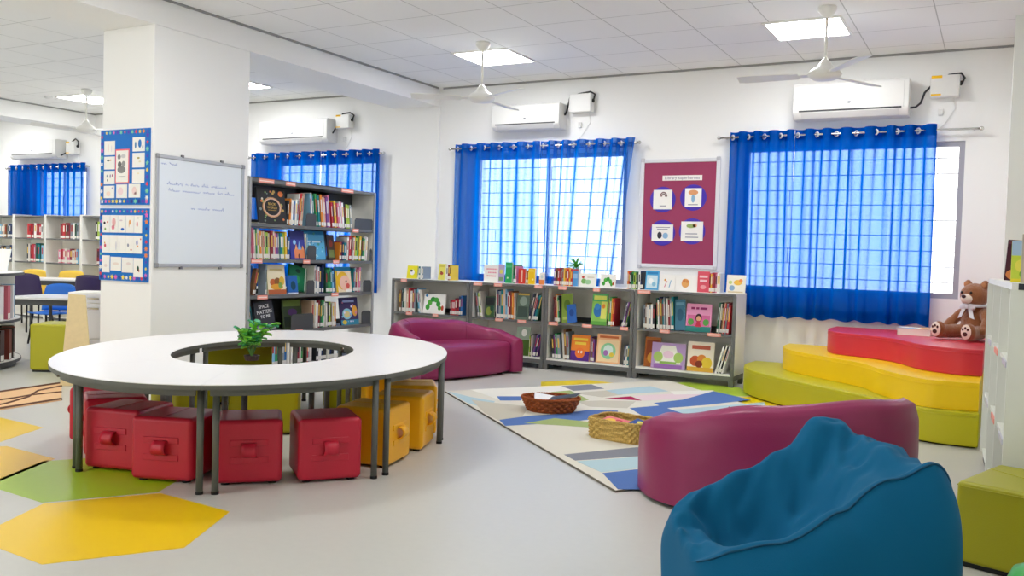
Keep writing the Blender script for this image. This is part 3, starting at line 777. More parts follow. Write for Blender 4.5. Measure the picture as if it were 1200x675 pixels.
# ------------------------------------------------------------------ baskets on the rug
def basket(loc, rz, rx, ry, h, flare, p, colour, nv, label, hexcol):
    t = thing('basket', label, 'basket', loc, rz, 'wicker baskets')
    M = mat(hexcol, 0.6, 0.8, 110, 0.3, vary=0.55)
    def outl(a, k):
        c, s = math.cos(a), math.sin(a)
        return (rx * k * math.copysign(abs(c) ** (2 / p), c), ry * k * math.copysign(abs(s) ** (2 / p), s))
    NU, NV = 160, nv * 4
    def wall(inner):
        def fn(u, v):
            a = 2 * PI * u; k = 1 - flare + flare * v
            wv = 0.010 * math.sin(a * 20 + (PI if int(v * nv) % 2 else 0)) * abs(math.sin(PI * v * nv)) 
            x, y = outl(a, k + (wv + 0.003 * abs(math.sin(PI * v * nv))) / rx - (0.03 if inner else 0))
            return (x, y, 0.004 + v * h)
        return fn
    MB().grid(wall(False), NU, NV, cu=True).build('woven_wall', M, t, smooth=True)
    MB().grid(wall(True), NU, NV, cu=True).build('woven_wall', M, t, smooth=True)
    MB().prism([outl(2 * PI * i / 60, 1 - flare) for i in range(60)], 0.001, 0.008).build('base', M, t)
    rim = MB()
    for ph in (0, PI):
        pts = []
        for i in range(160):
            a = 2 * PI * i / 160; x, y = outl(a, 1 - 0.012 + 0.014 * math.cos(a * 34 + ph)); pts.append((x, y, h + 0.004 + 0.005 * math.sin(a * 34 + ph)))
        rim.tube(pts, 0.0065, 6, closed=True)
    rim.build('braided_rim', M, t, smooth=True)
    return t
BZ = 0.0128
basket((-3.10, 6.40, BZ), math.radians(20), 0.235, 0.19, 0.105, 0.22, 2.0, None, 5, 'round reddish brown wicker basket on the rug, with papers inside', '#a8572a')
basket((-2.22, 5.74, BZ), math.radians(-8), 0.21, 0.165, 0.13, 0.05, 5.0, None, 6, 'rectangular straw coloured wicker basket on the rug, with picture books inside', '#cfae62')
def pics(parent, art, w, h, flat=None, name='cover_picture'):
    """printed shapes on a cover: r = rectangle u0 v0 u1 v1, d = disc u v ru rv, p = polygon, t = words u v size"""
    mb = MB(); ms = []; idx = {}
    def P3(u, v, e):
        return (u * w - w / 2, v * h - h / 2, flat + e) if flat is not None else (u * w - w / 2, -e, v * h)
    for n, a in enumerate(art):
        k, c = a[0], a[-1]
        if k == 't':
            rot = (0, 0, 0) if flat is not None else (PI / 2, 0, 0)
            lettering('title', a[4], a[3] * h, paper(c), P3(a[1], a[2], 0.0012 + n * 0.00005), rot, parent, ext=0.0003)
            continue
        if c not in idx: idx[c] = len(ms); ms.append(paper(c))
        if k == 'r': pts = [(a[1], a[2]), (a[3], a[2]), (a[3], a[4]), (a[1], a[4])]
        elif k == 'd': pts = [(a[1] + a[3] * math.cos(2 * PI * i / 18), a[2] + a[4] * math.sin(2 * PI * i / 18)) for i in range(18)]
        else: pts = a[1]
        e = 0.0004 + n * 0.00008
        vs = [P3(u, v, e) for u, v in pts] + [P3(u, v, 0) for u, v in pts]; m_ = len(pts)
        mb.add(vs, [tuple(range(m_))] + [(i, (i + 1) % m_, m_ + (i + 1) % m_, m_ + i) for i in range(m_)], idx[c])
    if mb.f: return mb.build(name, ms, parent)
def sheet(name, label, cat, loc, rz, tilt, w, h, colour, group=None, art=None, roll=0, t=0.006):
    """a booklet lying flat, or leaning in a basket"""
    th = thing(name, label, cat, loc, rz, group, rx=tilt, ry=roll)
    MB().box(-w / 2, w / 2, -h / 2, h / 2, 0, 0.0012).box(-w / 2, w / 2, -h / 2, h / 2, t - 0.0012, t).box(-w / 2, -w / 2 + .0015, -h / 2, h / 2, 0, t).build('cover', paper(colour), th)
    MB().box(-w / 2 + .002, w / 2 - .002, -h / 2 + .003, h / 2 - .003, 0.0012, t - .0012).build('page_block', PAPER, th)
    if art: pics(th, art, w, h, flat=t)
    return th
GB = 'booklets in the rug baskets'
sheet('booklet', 'white open paper booklet in the round brown basket', 'booklet', (-3.14, 6.38, BZ + 0.082), 0.5, 0.3, 0.18, 0.2, '#f1f0f0', GB, roll=0.15)
sheet('booklet', 'dark booklet sticking out over the rim of the round brown basket', 'booklet', (-2.99, 6.42, BZ + 0.118), 0.1, 0.1, 0.24, 0.12, '#3c3f46', GB, roll=-0.2)
sheet('picture_book', 'pink and yellow picture book lying in the rectangular basket', 'book', (-2.29, 5.735, BZ + 0.098), -0.1, 0.12, 0.18, 0.19, '#e87b7f', GB, [('d', .3, .6, .2, .2, '#f3c54a'), ('d', .7, .4, .18, .2, '#f7e0d0'), ('r', .1, .1, .9, .22, '#e8a13a'), ('d', .6, .75, .14, .1, '#c93c50')], roll=0.1)
sheet('picture_book', 'blue picture book lying in the rectangular basket beside a pink one', 'book', (-2.115, 5.745, BZ + 0.10), -0.1, 0.1, 0.11, 0.19, '#38599c', GB, [('r', .2, .15, .8, .4, '#e9e7de'), ('d', .5, .7, .25, .15, '#d8d35a')], roll=0.25)

# ------------------------------------------------------------------ books
def book_face(loc, rz, w, h, label, colour, art, t=0.018, tilt=0.14, group=None, ry=0, name='picture_book'):
    """a book standing with its cover to the front; loc = middle of its front lower edge"""
    th = thing(name, label, 'book', (loc[0], loc[1], loc[2] + t * math.sin(abs(tilt)) + w / 2 * abs(math.sin(ry)) + 0.001), rz, group, rx=-tilt, ry=ry)
    MB().box(-w / 2, w / 2, 0, 0.002, 0, h).box(-w / 2, w / 2, t - 0.002, t, 0, h).box(-w / 2, -w / 2 + 0.002, 0.002, t - 0.002, 0, h).build('cover', paper(colour), th)
    MB().box(-w / 2 + 0.002, w / 2 - 0.003, 0.002, t - 0.002, 0.003, h - 0.003).build('page_block', PAPER, th)
    pics(th, art, w, h)
    return th
SPINE_NAMES = {}
def spine_book(loc, rz, t, h, d, lean, colour, label, group):
    mb = MB()
    c = 0.0015
    mb.box(0, t, 0, c, 0, h, 0); mb.box(0, c, c, d, 0, h, 0); mb.box(t - c, t, c, d, 0, h, 0)
    mb.box(c, t - c, c, d - 0.004, 0.002, h - 0.003, 1)
    mb.box(0.0004, t - 0.0004, -0.0006, 0.0, 0.012, 0.05, 2)                       # white library label at the foot of the spine
    mb.box(t * 0.25, t * 0.75, -0.0005, 0.0, h * 0.45, h * 0.85, 3)               # spine print
    o = mb.build('book', [paper(colour), PAPER, paper('#e9e6de'), paper(random.choice(['#f0ead8', '#2a2a30', '#e8c25a', '#d8d8d8', '#b23a3a']))])
    loc = (loc[0], loc[1], loc[2] + 0.001)
    if lean >= 0: o.location = (loc[0], loc[1], loc[2] + t * math.sin(lean))
    else: o.location = loc
    o.rotation_euler = (0, lean, rz)
    tag(o, label, 'book', group)
    return o
CN = {'#d9d6cc': 'cream', '#2d2f33': 'black', '#c4353d': 'red', '#2f6db0': 'blue', '#3f9a5a': 'green', '#e58a33': 'orange', '#e9c33c': 'yellow', '#7d4d92': 'purple', '#d97f9a': 'pink',
      '#1f7f86': 'teal', '#7d5a3c': 'brown', '#8f9aa2': 'grey', '#f3f2ee': 'white', '#a6c34a': 'lime', '#23365f': 'navy', '#d9b79a': 'beige', '#8a2f3c': 'maroon', '#2c5a44': 'bottle green', '#7fb5d6': 'sky blue'}
INV = {v: k for k, v in CN.items()}
def run(place, where, a, b, z, hgt, lean, names, axis='x', y0=8.80, group=None, end='sofa end', d=0.16, vary=0.12, gap=0.0):
    """a run of books, spines to the front, from a to b along the shelf"""
    n = len(names); rnd = random.Random(len(place) * 13 + n)
    ws = [rnd.uniform(0.7, 1.3) for _ in range(n)]; tot = sum(ws); p = a
    for i, (nm, wd) in enumerate(zip(names, ws)):
        t = (b - a) * wd / tot
        h = hgt * (1 - rnd.uniform(0, vary))
        ln = lean
        tt = t * math.cos(ln) * 0.96
        off = 0
        lab = '%s spine, %s from %s, %s' % (nm, ORD[i], end, place[7:] if place.startswith('of the ') else place)
        dy = rnd.uniform(0, 0.02)
        if axis == 'x': loc = (p + off, y0 + dy, z); rz = 0
        else: loc = (y0 - dy, p + off, z); rz = PI / 2
        spine_book(loc, rz, tt, h, d, ln, INV[nm], lab, group or where)
        p += t

# ------------------------------------------------------------------ the row of low bookshelves
YF = 8.77; ZT, ZM, ZB = 0.93, 0.525, 0.125
PINK = paper('#f2a08f')
UX = [(-6.43, -5.335), (-5.325, -4.365), (-4.355, -3.325), (-3.315, -2.255)]
UL = ['first low bookshelf, with the green arch book, behind the maroon sofa', 'low bookshelf behind the end of the maroon sofa, under the middle curtains',
      'low bookshelf under the small plant, between two others', 'low bookshelf at the row end beside the lime green step, under the maroon pinboard']
LAB = [[(.12, .2, 'T'), (.2, .28, 'M'), (.55, .62, 'M')], [(.05, .17, 'T'), (.33, .44, 'T'), (.87, .97, 'T'), (.36, .46, 'M'), (.66, .77, 'M')],
       [(.15, .25, 'T'), (.55, .63, 'T'), (.05, .16, 'M'), (.44, .55, 'M'), (.86, .95, 'M')], [(.03, .16, 'T'), (.27, .37, 'M'), (.74, .87, 'M')]]
for (x0, x1), lab, lbs in zip(UX, UL, LAB):
    t = thing('low_bookshelf', lab, 'bookshelf', (x0, YF, 0), 0, 'low grey and white bookshelves')
    w = x1 - x0; dp = 0.40
    for sx in (0.0, w - 0.03):
        sd = MB().box(sx, sx + 0.03, 0.012, dp, 0.11, ZT - 0.025).build('side_panel', WHITE, t)
        MB().box(sx - 0.002, sx + 0.032, 0, 0.012, 0.11, ZT - 0.025).build('edge_strip', GREY, sd)
    MB().box(0.03, w - 0.03, dp - 0.012, dp, 0.11, ZT - 0.025).build('back_panel', mat('#f3f1e8', 0.6), t)
    tp = MB().box(0, w, 0.008, dp, ZT - 0.025, ZT).build('top_board', WHITE, t, bevel=0.002, seg=1)
    MB().box(0, w, 0, 0.008, ZT - 0.027, ZT - 0.003).build('edge_strip', GREY, tp)
    sh = MB().box(0.03, w - 0.03, 0.012, dp - 0.012, ZM - 0.022, ZM).build('shelf', GREY, t)
    MB().box(0.03, w - 0.03, dp - 0.04, dp - 0.03, ZM, ZM + 0.05).build('book_stop', DGREY, sh)
    MB().box(0.03, w - 0.03, 0.004, dp - 0.012, ZB - 0.02, ZB).build('bottom_board', WHITE, t)
    pl = MB().box(0, w, 0, 0.035, 0.06, ZB - 0.018).box(0, 0.035, 0.035, dp, 0.06, ZB - 0.018).box(w - 0.035, w, 0.035, dp, 0.06, ZB - 0.018)
    pl.build('plinth', GREY, t, bevel=0.004, seg=1)
    for sx in (0, w - 0.045):
        for sy in (0.0, dp - 0.045): MB().box(sx, sx + 0.045, sy, sy + 0.045, 0, 0.06).build('leg', GREY, t)
    for a, b, k in lbs:
        z = ZT - 0.005 if k == 'T' else ZM + 0.006
        lb = MB().box(w * a, w * b, -0.004, -0.001, z - 0.036, z).build('label_holder', PINK, t)
        ln = MB()
        for q in range(2): ln.box(w * a + 0.012, w * b - 0.012, -0.0045, -0.004, z - 0.026 + q * 0.010, z - 0.021 + q * 0.010)
        ln.build('label_text', paper('#fbe3dc'), lb)
YB = 8.80
# books inside: first unit
g = 'spines in the low bookshelves'
run('of the run beside the green arch book', g, -6.346, -6.109, ZM, .29, 0, ['brown', 'grey', 'bottle green', 'cream', 'beige', 'red', 'cream', 'maroon', 'grey'])
run('of the leaning run behind the green arch book', g, -6.060, -5.993, ZM, .31, -0.12, ['teal', 'sky blue', 'white', 'cream'])
book_face((-5.841, YB, ZM), 0, .30, .235, 'white picture book with a green leafy arch, inside the first low bookshelf', '#f5f4ee',
   [('d', .12, .90, .06, .07, '#3c86b8'), ('d', .2, .32, .10, .15, '#3f9e3a'), ('d', .29, .55, .11, .15, '#57ab3c'), ('d', .43, .72, .12, .13, '#2f8f38'), ('d', .58, .70, .12, .13, '#49a83e'), ('d', .69, .5, .10, .15, '#359336'), ('d', .76, .3, .08, .12, '#4ba33a'), ('d', .89, .3, .06, .13, '#c04a34')])
run('of the red set beside the green arch book', g, -5.620, -5.497, ZM, .20, 0, ['maroon', 'red', 'red', 'maroon', 'red'])
run('at the inner end of the first low bookshelf', g, -5.491, -5.445, ZM, .24, 0, ['navy', 'blue'])
run('on the lower board behind the maroon sofa', g, -6.308, -5.938, ZB, .27, 0, ['green', 'cream', 'teal', 'red', 'navy', 'beige', 'grey'])
# second unit
run('of the slanting run, middle board of the second low bookshelf', g, -5.238, -5.164, ZM, .31, -0.15, ['black', 'grey', 'bottle green', 'lime', 'cream'])
book_face((-5.074, YB, ZM), 0, .125, .24, 'dark green picture book leaning on slanting spines, second low bookshelf', '#3d5a3c', [('r', .05, .55, .95, .95, '#2c2f30'), ('d', .4, .3, .3, .2, '#7d8a3a'), ('d', .7, .45, .2, .15, '#27493a')], ry=-0.05)
run('of the tall mixed run, middle of second low bookshelf', g, -4.996, -4.743, ZM, .335, -0.03, ['cream', 'navy', 'grey', 'teal', 'beige', 'sky blue', 'white', 'maroon', 'brown', 'orange', 'cream'])
book_face((-4.656, YB, ZM), 0, .155, .30, 'grey green picture book closing the mixed run of the second low bookshelf', '#5e7263', [('r', .1, .1, .9, .5, '#3e4e46'), ('d', .5, .7, .3, .18, '#8fa193'), ('r', .05, .92, .95, .99, '#c7a64c')])
run('of the run leaning on the divider, second low bookshelf', g, -4.586, -4.464, ZM, .32, 0.20, ['navy', 'black', 'cream', 'navy', 'teal', 'bottle green'])
book_face((-4.645, YB, ZB), 0, .17, .32, 'pale green picture book with a white spot, low board beside the maroon sofa', '#9fb0a0', [('r', 0, 0, 1, .55, '#4c6a2e'), ('d', .55, .8, .2, .13, '#f3f3ea'), ('d', .3, .3, .2, .16, '#9aa64a')])
run('beside purple books, low board near the sofa', g, -4.554, -4.522, ZB, .26, 0, ['lime', 'black', 'white'])
run('of the slanting books by divider, low board near sofa', g, -4.517, -4.453, ZB, .27, 0.22, ['purple', 'navy', 'purple'])
# third unit
run('of the mixed run under the small plant', g, -4.249, -4.182, ZM, .31, -0.08, ['maroon', 'brown', 'orange', 'cream', 'green', 'black'])
book_face((-4.095, YB, ZM), 0, .13, .315, 'olive green picture book in the low bookshelf under the small plant', '#7f9a3e', [('d', .5, .6, .3, .2, '#5c7a2a'), ('r', .1, .1, .9, .2, '#aab85c')], ry=-0.1)
book_face((-4.029, YB - 0.012, ZM), 0, .11, .20, 'small blue book slanting in front of the olive green one', '#2f62ae', [('d', .5, .55, .25, .2, '#23498a')], ry=-0.17, t=0.008)
book_face((-3.729, YB, ZM), 0, .18, .34, 'green and yellow picture book with a blue animal shape, middle of the third low bookshelf', '#8cc35c',
   [('r', 0, .75, 1, 1, '#58b06a'), ('r', .1, .8, .9, .93, '#d9df6a'), ('d', .4, .45, .28, .2, '#2f6fb0'), ('d', .35, .58, .18, .1, '#3f86c4'), ('r', .6, .2, .95, .75, '#d8d86a'), ('d', .75, .6, .1, .07, '#e58a33'), ('r', 0, 0, 1, .12, '#68ac4a')])
run('just behind the green and yellow picture book', g, -3.621, -3.554, ZM, .33, 0.02, ['lime', 'green', 'orange', 'red'])
run('of the slanting run by divider under white books', g, -3.472, -3.410, ZM, .28, 0.2, ['navy', 'cream', 'purple', 'lime', 'bottle green'])
run('beside the orange picture book on the lower board', g, -4.265, -4.161, ZB, .28, -0.1, ['black', 'purple', 'green', 'grey'])
run('of the tall grey pair on the lower board under the plant', g, -4.141, -4.059, ZB, .33, -0.08, ['cream', 'brown', 'grey'])
book_face((-3.938, YB, ZB), 0, .22, .28, 'orange and purple picture book with a round creature, lower board under the plant', '#ef8a34', [('r', 0, 0, 1, .38, '#5a2f86'), ('d', .5, .3, .26, .2, '#ef7a34'), ('d', .42, .34, .05, .05, '#f7f0e0'), ('d', .58, .34, .05, .05, '#f7f0e0'), ('r', .12, .78, .88, .88, '#f3d24a'), ('r', .2, .62, .8, .72, '#f3d24a')])
run('just behind the orange and purple picture book', g, -3.818, -3.769, ZB, .27, 0, ['purple', 'brown', 'purple'])
book_face((-3.612, YB, ZB), 0, .27, .31, 'peach picture book with a round pastel garden picture, lower board of third low bookshelf', '#f0b98a', [('r', .06, .05, .94, .8, '#f3d6a8'), ('d', .5, .42, .32, .28, '#8fcfa0'), ('d', .5, .45, .2, .18, '#cfe3dc'), ('d', .4, .35, .1, .1, '#a06fb0'), ('d', .65, .3, .1, .08, '#e3c94a'), ('r', .1, .86, .9, .94, '#c96a3c')])
run('of the small pair in the low corner beside the peach book', g, -3.429, -3.376, ZB, .21, 0.05, ['navy', 'white', 'teal'])
# fourth unit
run('of the long run beside the pink picture book', g, -3.230, -3.100, ZM, .27, -0.02, ['grey', 'brown', 'cream', 'grey', 'white', 'black'])
run('of the tall run beside the pink picture book', g, -3.077, -2.891, ZM, .345, -0.06, ['bottle green', 'white', 'navy', 'brown', 'teal', 'grey', 'bottle green', 'cream', 'maroon', 'grey', 'teal'])
book_face((-2.823, YB, ZM), 0, .11, .32, 'blue grey picture book slanting at the end of the tall run, fourth low bookshelf', '#41738a', [('d', .5, .5, .3, .2, '#2f5b74'), ('r', .1, .8, .9, .9, '#6a9ab0')], ry=-0.08)
book_face((-2.641, YB, ZM), 0, .26, .285, 'pink picture book of a girl among flowers, middle board of fourth low bookshelf', '#e79ac0', [('r', 0, 0, 1, .2, '#2f7f7a'), ('r', .05, .2, .95, .6, '#d06a9a'), ('d', .5, .5, .13, .15, '#3a2420'), ('d', .5, .47, .09, .1, '#d9a07a'), ('p', [(.38, .18), (.62, .18), (.55, .4), (.45, .4)], '#c0304a'), ('d', .2, .35, .12, .12, '#5a9a4a'), ('d', .8, .35, .12, .12, '#5a9a4a'), ('r', .18, .8, .34, .88, '#9a2f6a'), ('r', .38, .8, .5, .88, '#9a2f6a'), ('r', .54, .8, .82, .88, '#9a2f6a')])
run('of the slanting run at row end, middle board', g, -2.450, -2.330, ZM, .32, 0.07, ['bottle green', 'cream', 'black', 'brown', 'beige', 'red', 'grey', 'maroon', 'red'])
book_face((-3.137, YB + 0.05, ZB), 0, .17, .31, 'dark orange picture book behind the lilac one, lowest board', '#b0662a', [('r', .1, .3, .9, .9, '#8a3f1c'), ('d', .5, .3, .3, .18, '#e0a03c')])
book_face((-2.945, YB, ZB), 0, .36, .265, 'lilac picture book with a white cake shape, lowest board', '#b79ac8', [('r', .08, 0, .92, .16, '#9a6ab0'), ('p', [(.12, .2), (.3, .9), (.7, .9), (.88, .2)], '#f0efe4'), ('d', .2, .45, .14, .2, '#a8c86a'), ('d', .8, .45, .14, .2, '#a8c86a'), ('d', .5, .55, .16, .15, '#e7c8d8'), ('r', .25, .18, .75, .28, '#8fb85a')])
book_face((-2.606, YB, ZB), 0, .27, .30, 'cream picture book with a red and yellow animal crowd, lowest board', '#efe3cf', [('r', .15, .75, .85, .88, '#c0604a'), ('d', .3, .35, .2, .18, '#c4562f'), ('d', .55, .42, .18, .16, '#d9873a'), ('d', .75, .3, .2, .2, '#e3c33c'), ('r', 0, 0, 1, .15, '#d9a83c'), ('d', .45, .25, .14, .12, '#8a3a24')])
run('of the thin slanting books, lowest board, row end', g, -2.450, -2.373, ZB, .31, 0.26, ['white', 'black', 'white', 'black', 'white'])

# books and things standing on top of the row
gt = 'books on top of the low bookshelves'
book_face((-6.165, YB, ZT), 0, .15, .155, 'yellow square book with a white round picture, on top of the first low bookshelf', '#ece02a', [('d', .5, .48, .22, .22, '#f6f6f0'), ('d', .42, .6, .14, .08, '#39424a')], group=gt)
run('beside the yellow square book on top', gt, -6.072, -5.999, ZT, .155, 0, ['teal', 'white', 'grey'])
book_face((-5.745, YB, ZT), 0, .09, .19, 'pale yellow book with a red sprig, on top near the blue curtain', '#e6df6a', [('d', .5, .4, .25, .1, '#b04a3a'), ('d', .4, .5, .1, .07, '#6a3a2a'), ('r', .1, .8, .9, .9, '#cfc04a')], group=gt)
run('beside the pale yellow book near the blue curtain', gt, -5.685, -5.614, ZT, .185, 0, ['white', 'maroon', 'yellow'])
sg = thing('table_sign', 'white folded paper sign with pink lettering, before the middle curtain', 'sign', (-5.085, 8.85, ZT), 0.05, None)
MB().box(-.105, .105, 0, 0.003, 0, .20).add([(-.105, 0.003, .2), (.105, 0.003, .2), (.105, .11, 0), (-.105, .11, 0)], [(0, 1, 2, 3)]).build('card', PAPER, sg)
ln = MB()
for q, (a, b) in enumerate(((-.07, .07), (-.05, .06), (-.065, .05))):
    xx = a
    while xx < b: ln.box(xx, min(b, xx + .016), -0.001, 0, .145 - q * .04, .160 - q * .04); xx += .021
ln.build('lettering', paper('#e58a9c'), sg)
book_face((-4.940, YB, ZT), 0, .07, .21, 'lilac and yellow book between the paper sign and a green book', '#b9a6c8', [('d', .5, .6, .3, .12, '#d9d36a'), ('r', .1, .1, .9, .3, '#7d9a6a')], group=gt, tilt=.05)
book_face((-4.841, YB, ZT), 0, .085, .235, 'bright green book standing on top behind the maroon sofa', '#2fa862', [('d', .35, .25, .12, .04, '#e8f0d8'), ('r', .1, .75, .9, .85, '#57c487')], t=.03, group=gt, tilt=.03)
run('beside the bright green book on top of the row', gt, -4.790, -4.743, ZT, .22, 0, ['green', 'pink'])
book_face((-4.672, YB, ZT), 0, .085, .17, 'red book with white lettering on top of the row, beside a yellow one', '#d23a2c', [('r', .35, .1, .6, .9, '#e9c0a8')], t=.03, group=gt, tilt=.03)
run('between the red book and the yellow book on top', gt, -4.624, -4.586, ZT, .165, 0, ['orange', 'brown'])
book_face((-4.549, YB, ZT), 0, .085, .175, 'yellow book on top of the row, beside a red one', '#f2c51c', [('d', .7, .3, .12, .06, '#f7e9a0'), ('r', .1, .8, .9, .9, '#f7da5a')], t=.03, group=gt, tilt=.03)
book_face((-4.421, YB, ZT), 0, .065, .135, 'tiny white and orange book on top near the second divider', '#f1ece2', [('r', 0, 0, 1, .4, '#e58a4a'), ('d', .5, .65, .25, .15, '#cfd8d8')], group=gt, tilt=.03)
run('before the small plant on top of the row', gt, -4.275, -4.161, ZT, .20, 0, ['purple', 'brown', 'red', 'maroon', 'grey'])
run('of the bright run beside the small plant on top', gt, -4.156, -4.059, ZT, .20, 0, ['yellow', 'orange', 'red', 'yellow', 'red'])
book_face((-4.029, YB + .03, ZT), 0, .06, .17, 'sky blue book behind the bright run beside the small plant', '#5aa0dc', [('r', .1, .5, .9, .8, '#9cc8ee')], group=gt, tilt=.03)
book_face((-3.878, YB, ZT), 0, .20, .145, 'white square book with a green and red picture, on top beside the plant', '#f2f1ea', [('d', .3, .4, .15, .2, '#7fb86a'), ('d', .55, .35, .18, .18, '#a3d0a0'), ('d', .25, .7, .08, .1, '#d0544a'), ('r', .5, .65, .9, .75, '#d9d3c4')], group=gt)
book_face((-3.641, YB, ZT), 0, .175, .145, 'white square book with a green leafy arch, on top beside the curtain end', '#f4f3ee', [('d', .25, .3, .1, .16, '#3f9e3a'), ('d', .36, .55, .12, .16, '#4fae42'), ('d', .52, .62, .12, .16, '#2f8f38'), ('d', .68, .45, .1, .18, '#49a83e'), ('d', .76, .25, .08, .14, '#3f9e3a'), ('d', .87, .3, .05, .12, '#c04a34')], group=gt)
run('of the mixed run under the pinboard corner', gt, -3.419, -3.305, ZT, .195, 0, ['orange', 'red', 'black', 'green', 'lime', 'bottle green'])
run('of the black set under the pinboard corner', gt, -3.296, -3.244, ZT, .20, 0, ['white', 'navy', 'black'])
book_face((-3.147, YB, ZT), 0, .145, .20, 'sky blue book with a white snowy picture, on top under the pinboard', '#4aa6d8', [('r', .1, .08, .9, .75, '#cfe6f0'), ('d', .4, .45, .2, .15, '#f4f8fa'), ('d', .65, .3, .15, .12, '#8cc4de'), ('r', .1, .82, .9, .93, '#2f7fb8')], group=gt)
book_face((-2.981, YB, ZT), 0, .165, .165, 'white book with pencil shaped marks, on top beneath the pinboard middle', '#f4f2ee', [('p', [(.3, .2), (.36, .2), (.5, .6), (.44, .6)], '#d98a9a'), ('p', [(.6, .2), (.66, .2), (.75, .65), (.7, .65)], '#7fb0d0'), ('d', .35, .65, .07, .07, '#e0a04a')], group=gt)
book_face((-2.770, YB, ZT), 0, .25, .165, 'wide white book with an orange creature, on top beneath the pinboard', '#f5f3ef', [('d', .42, .5, .16, .28, '#e8a860'), ('d', .36, .65, .07, .1, '#d98a4a'), ('d', .5, .62, .06, .1, '#d98a4a')], group=gt)
book_face((-2.602, YB, ZT), 0, .12, .21, 'coral pink book with pale lettering, on top near the row end', '#e0586a', [('r', .15, .7, .85, .8, '#f3c8cc'), ('r', .2, .5, .8, .6, '#f3c8cc'), ('d', .5, .25, .25, .1, '#f0a0a8')], group=gt, tilt=.05)
run('beside the coral pink book near the row end', gt, -2.545, -2.433, ZT, .205, 0, ['red', 'yellow', 'red', 'maroon', 'pink', 'white', 'cream'])
book_face((-2.275, YB, ZT), 0, .185, .185, 'white book with a yellow and orange garden picture, last on top of the row', '#f3efe2', [('d', .6, .6, .22, .15, '#f0c050'), ('d', .75, .7, .1, .1, '#e58a4a'), ('d', .3, .3, .15, .15, '#8fb0d0'), ('d', .2, .6, .1, .1, '#c8d88a'), ('r', .1, .05, .9, .12, '#d9c8a0')], group=gt)
def spiky_plant():
    t = thing('potted_plant', 'small bright green spiky plant on top of the low bookshelf, before the curtain', 'plant', (-4.131, 9.07, ZT), 0)
    MB().lathe([(0.04, 0), (0.06, 0.19), (0.055, 0.19), (0.05, 0.17)], 16).build('pot', WHITE, t)
    f = MB(); rnd = random.Random(3)
    for k in range(46):
        a = rnd.uniform(0, 2 * PI); e = rnd.uniform(0.0, 1.3)
        leaf(f, (0, 0, 0.185 + rnd.uniform(0, .04)), (math.cos(a) * math.cos(e), math.sin(a) * math.cos(e), math.sin(e)), rnd.uniform(.08, .125), .022, .3)
    f.build('foliage', mat('#5fb53c', 0.5), t, smooth=True)
spiky_plant()

# ------------------------------------------------------------------ tall open bookshelf between pillar and windows
XS = -6.17; Y0, Y1 = 6.15, 8.07; ZL = [1.90, 1.48, 1.135, 0.79, 0.43, 0.08]
def tall_shelf():
    t = thing('tall_bookshelf', 'tall grey open bookshelf full of books between the pillar and the windows', 'bookshelf', (XS, Y0, 0), PI / 2)
    w = Y1 - Y0; dp = 0.33
    for sx in (0, w - 0.025):
        sd = MB().box(sx, sx + 0.025, 0.01, dp, 0, 1.9).build('side_panel', WHITE, t)
        MB().box(sx - 0.002, sx + 0.027, -0.002, 0.01, 0, 1.9).build('edge_strip', mat('#a3a4a4', 0.4), sd)
    for z in ZL:
        s = MB().box(0.025, w - 0.025, 0, dp, z - 0.03, z).build('shelf', GREY, t)
        MB().box(0.03, w - 0.03, dp - 0.012, dp - 0.006, z, z + 0.045).build('back_lip', DGREY, s)
    MB().box(0.025, w - 0.025, dp - 0.02, dp - 0.01, 1.74, 1.87).build('header_panel', DGREY, t)
    MB().box(0.025, w - 0.025, 0.01, dp, 0.0, 0.05).build('plinth', DGREY, t)
    MB().box(w * 0.5, w * 0.5 + 0.5, dp - 0.02, dp - 0.01, 0.08, 1.87).box(0.35, w * 0.5, dp - 0.02, dp - 0.01, 0.46, 0.76).build('back_panel', DGREY, t)
    def bookend(a, b, z, h):
        x0, x1 = a - Y0, b - Y0
        r = 0.02
        pts = [(x0, z), (x1, z), (x1, z + h - r), (x1 - r, z + h), (x0 + r, z + h), (x0, z + h - r)]
        mb = MB(); n = len(pts)
        mb.add([(x, 0.010, q) for x, q in pts] + [(x, 0.013, q) for x, q in pts], [tuple(range(n)), tuple(range(n, 2 * n))[::-1]] + [(i, n + i, n + (i + 1) % n, (i + 1) % n) for i in range(n)])
        mb.box(x0, x1, 0.013, 0.024, z, z + 0.003)
        mb.build('bookend', DGREY, t)
    for a, b, r, h in ((6.943, 7.098, 1, .13), (7.722, 8.04, 1, .12), (6.975, 7.104, 2, .15), (8.000, 8.04, 2, .14), (6.975, 7.091, 3, .14), (7.893, 8.04, 3, .13), (6.756, 7.085, 4, .16), (7.878, 8.04, 4, .15)):
        bookend(a, b, ZL[r], h)
    for px0, px1, r in ((301, 319, 0), (333, 344, 0), (398, 412, 0), (412, 419, 1), (294, 307, 2), (355, 363, 2), (390, 397, 2), (302, 314, 3), (389, 397, 3), (348, 356, 4), (322, 330, 4)):
        a, b = VP(px0) - Y0, VP(px1) - Y0
        z = ZL[r]
        lb = MB().box(a, b, -0.005, -0.001, z - 0.036, z + 0.004).build('label_holder', PINK, t)
        MB().box(a + .01, b - .01, -0.0055, -0.005, z - 0.022, z - 0.012).build('label_text', paper('#fbe3dc'), lb)
    for z in (1.62, 1.32, 1.0): MB().box(-0.012, 0.0, 0.02, 0.05, z - .008, z + .008).build('clip', BLACK, t)
VT = [(284, 6.076), (296, 6.206), (308, 6.339), (320, 6.476), (332, 6.617), (344, 6.762), (356, 6.911), (368, 7.065), (380, 7.224), (392, 7.387), (404, 7.555), (416, 7.729), (428, 7.909), (440, 8.094), (452, 8.285)]
def VP(q):
    for (a, p), (b, r) in zip(VT, VT[1:]):
        if q <= b: return p + (r - p) * (q - a) / (b - a)
tall_shelf()
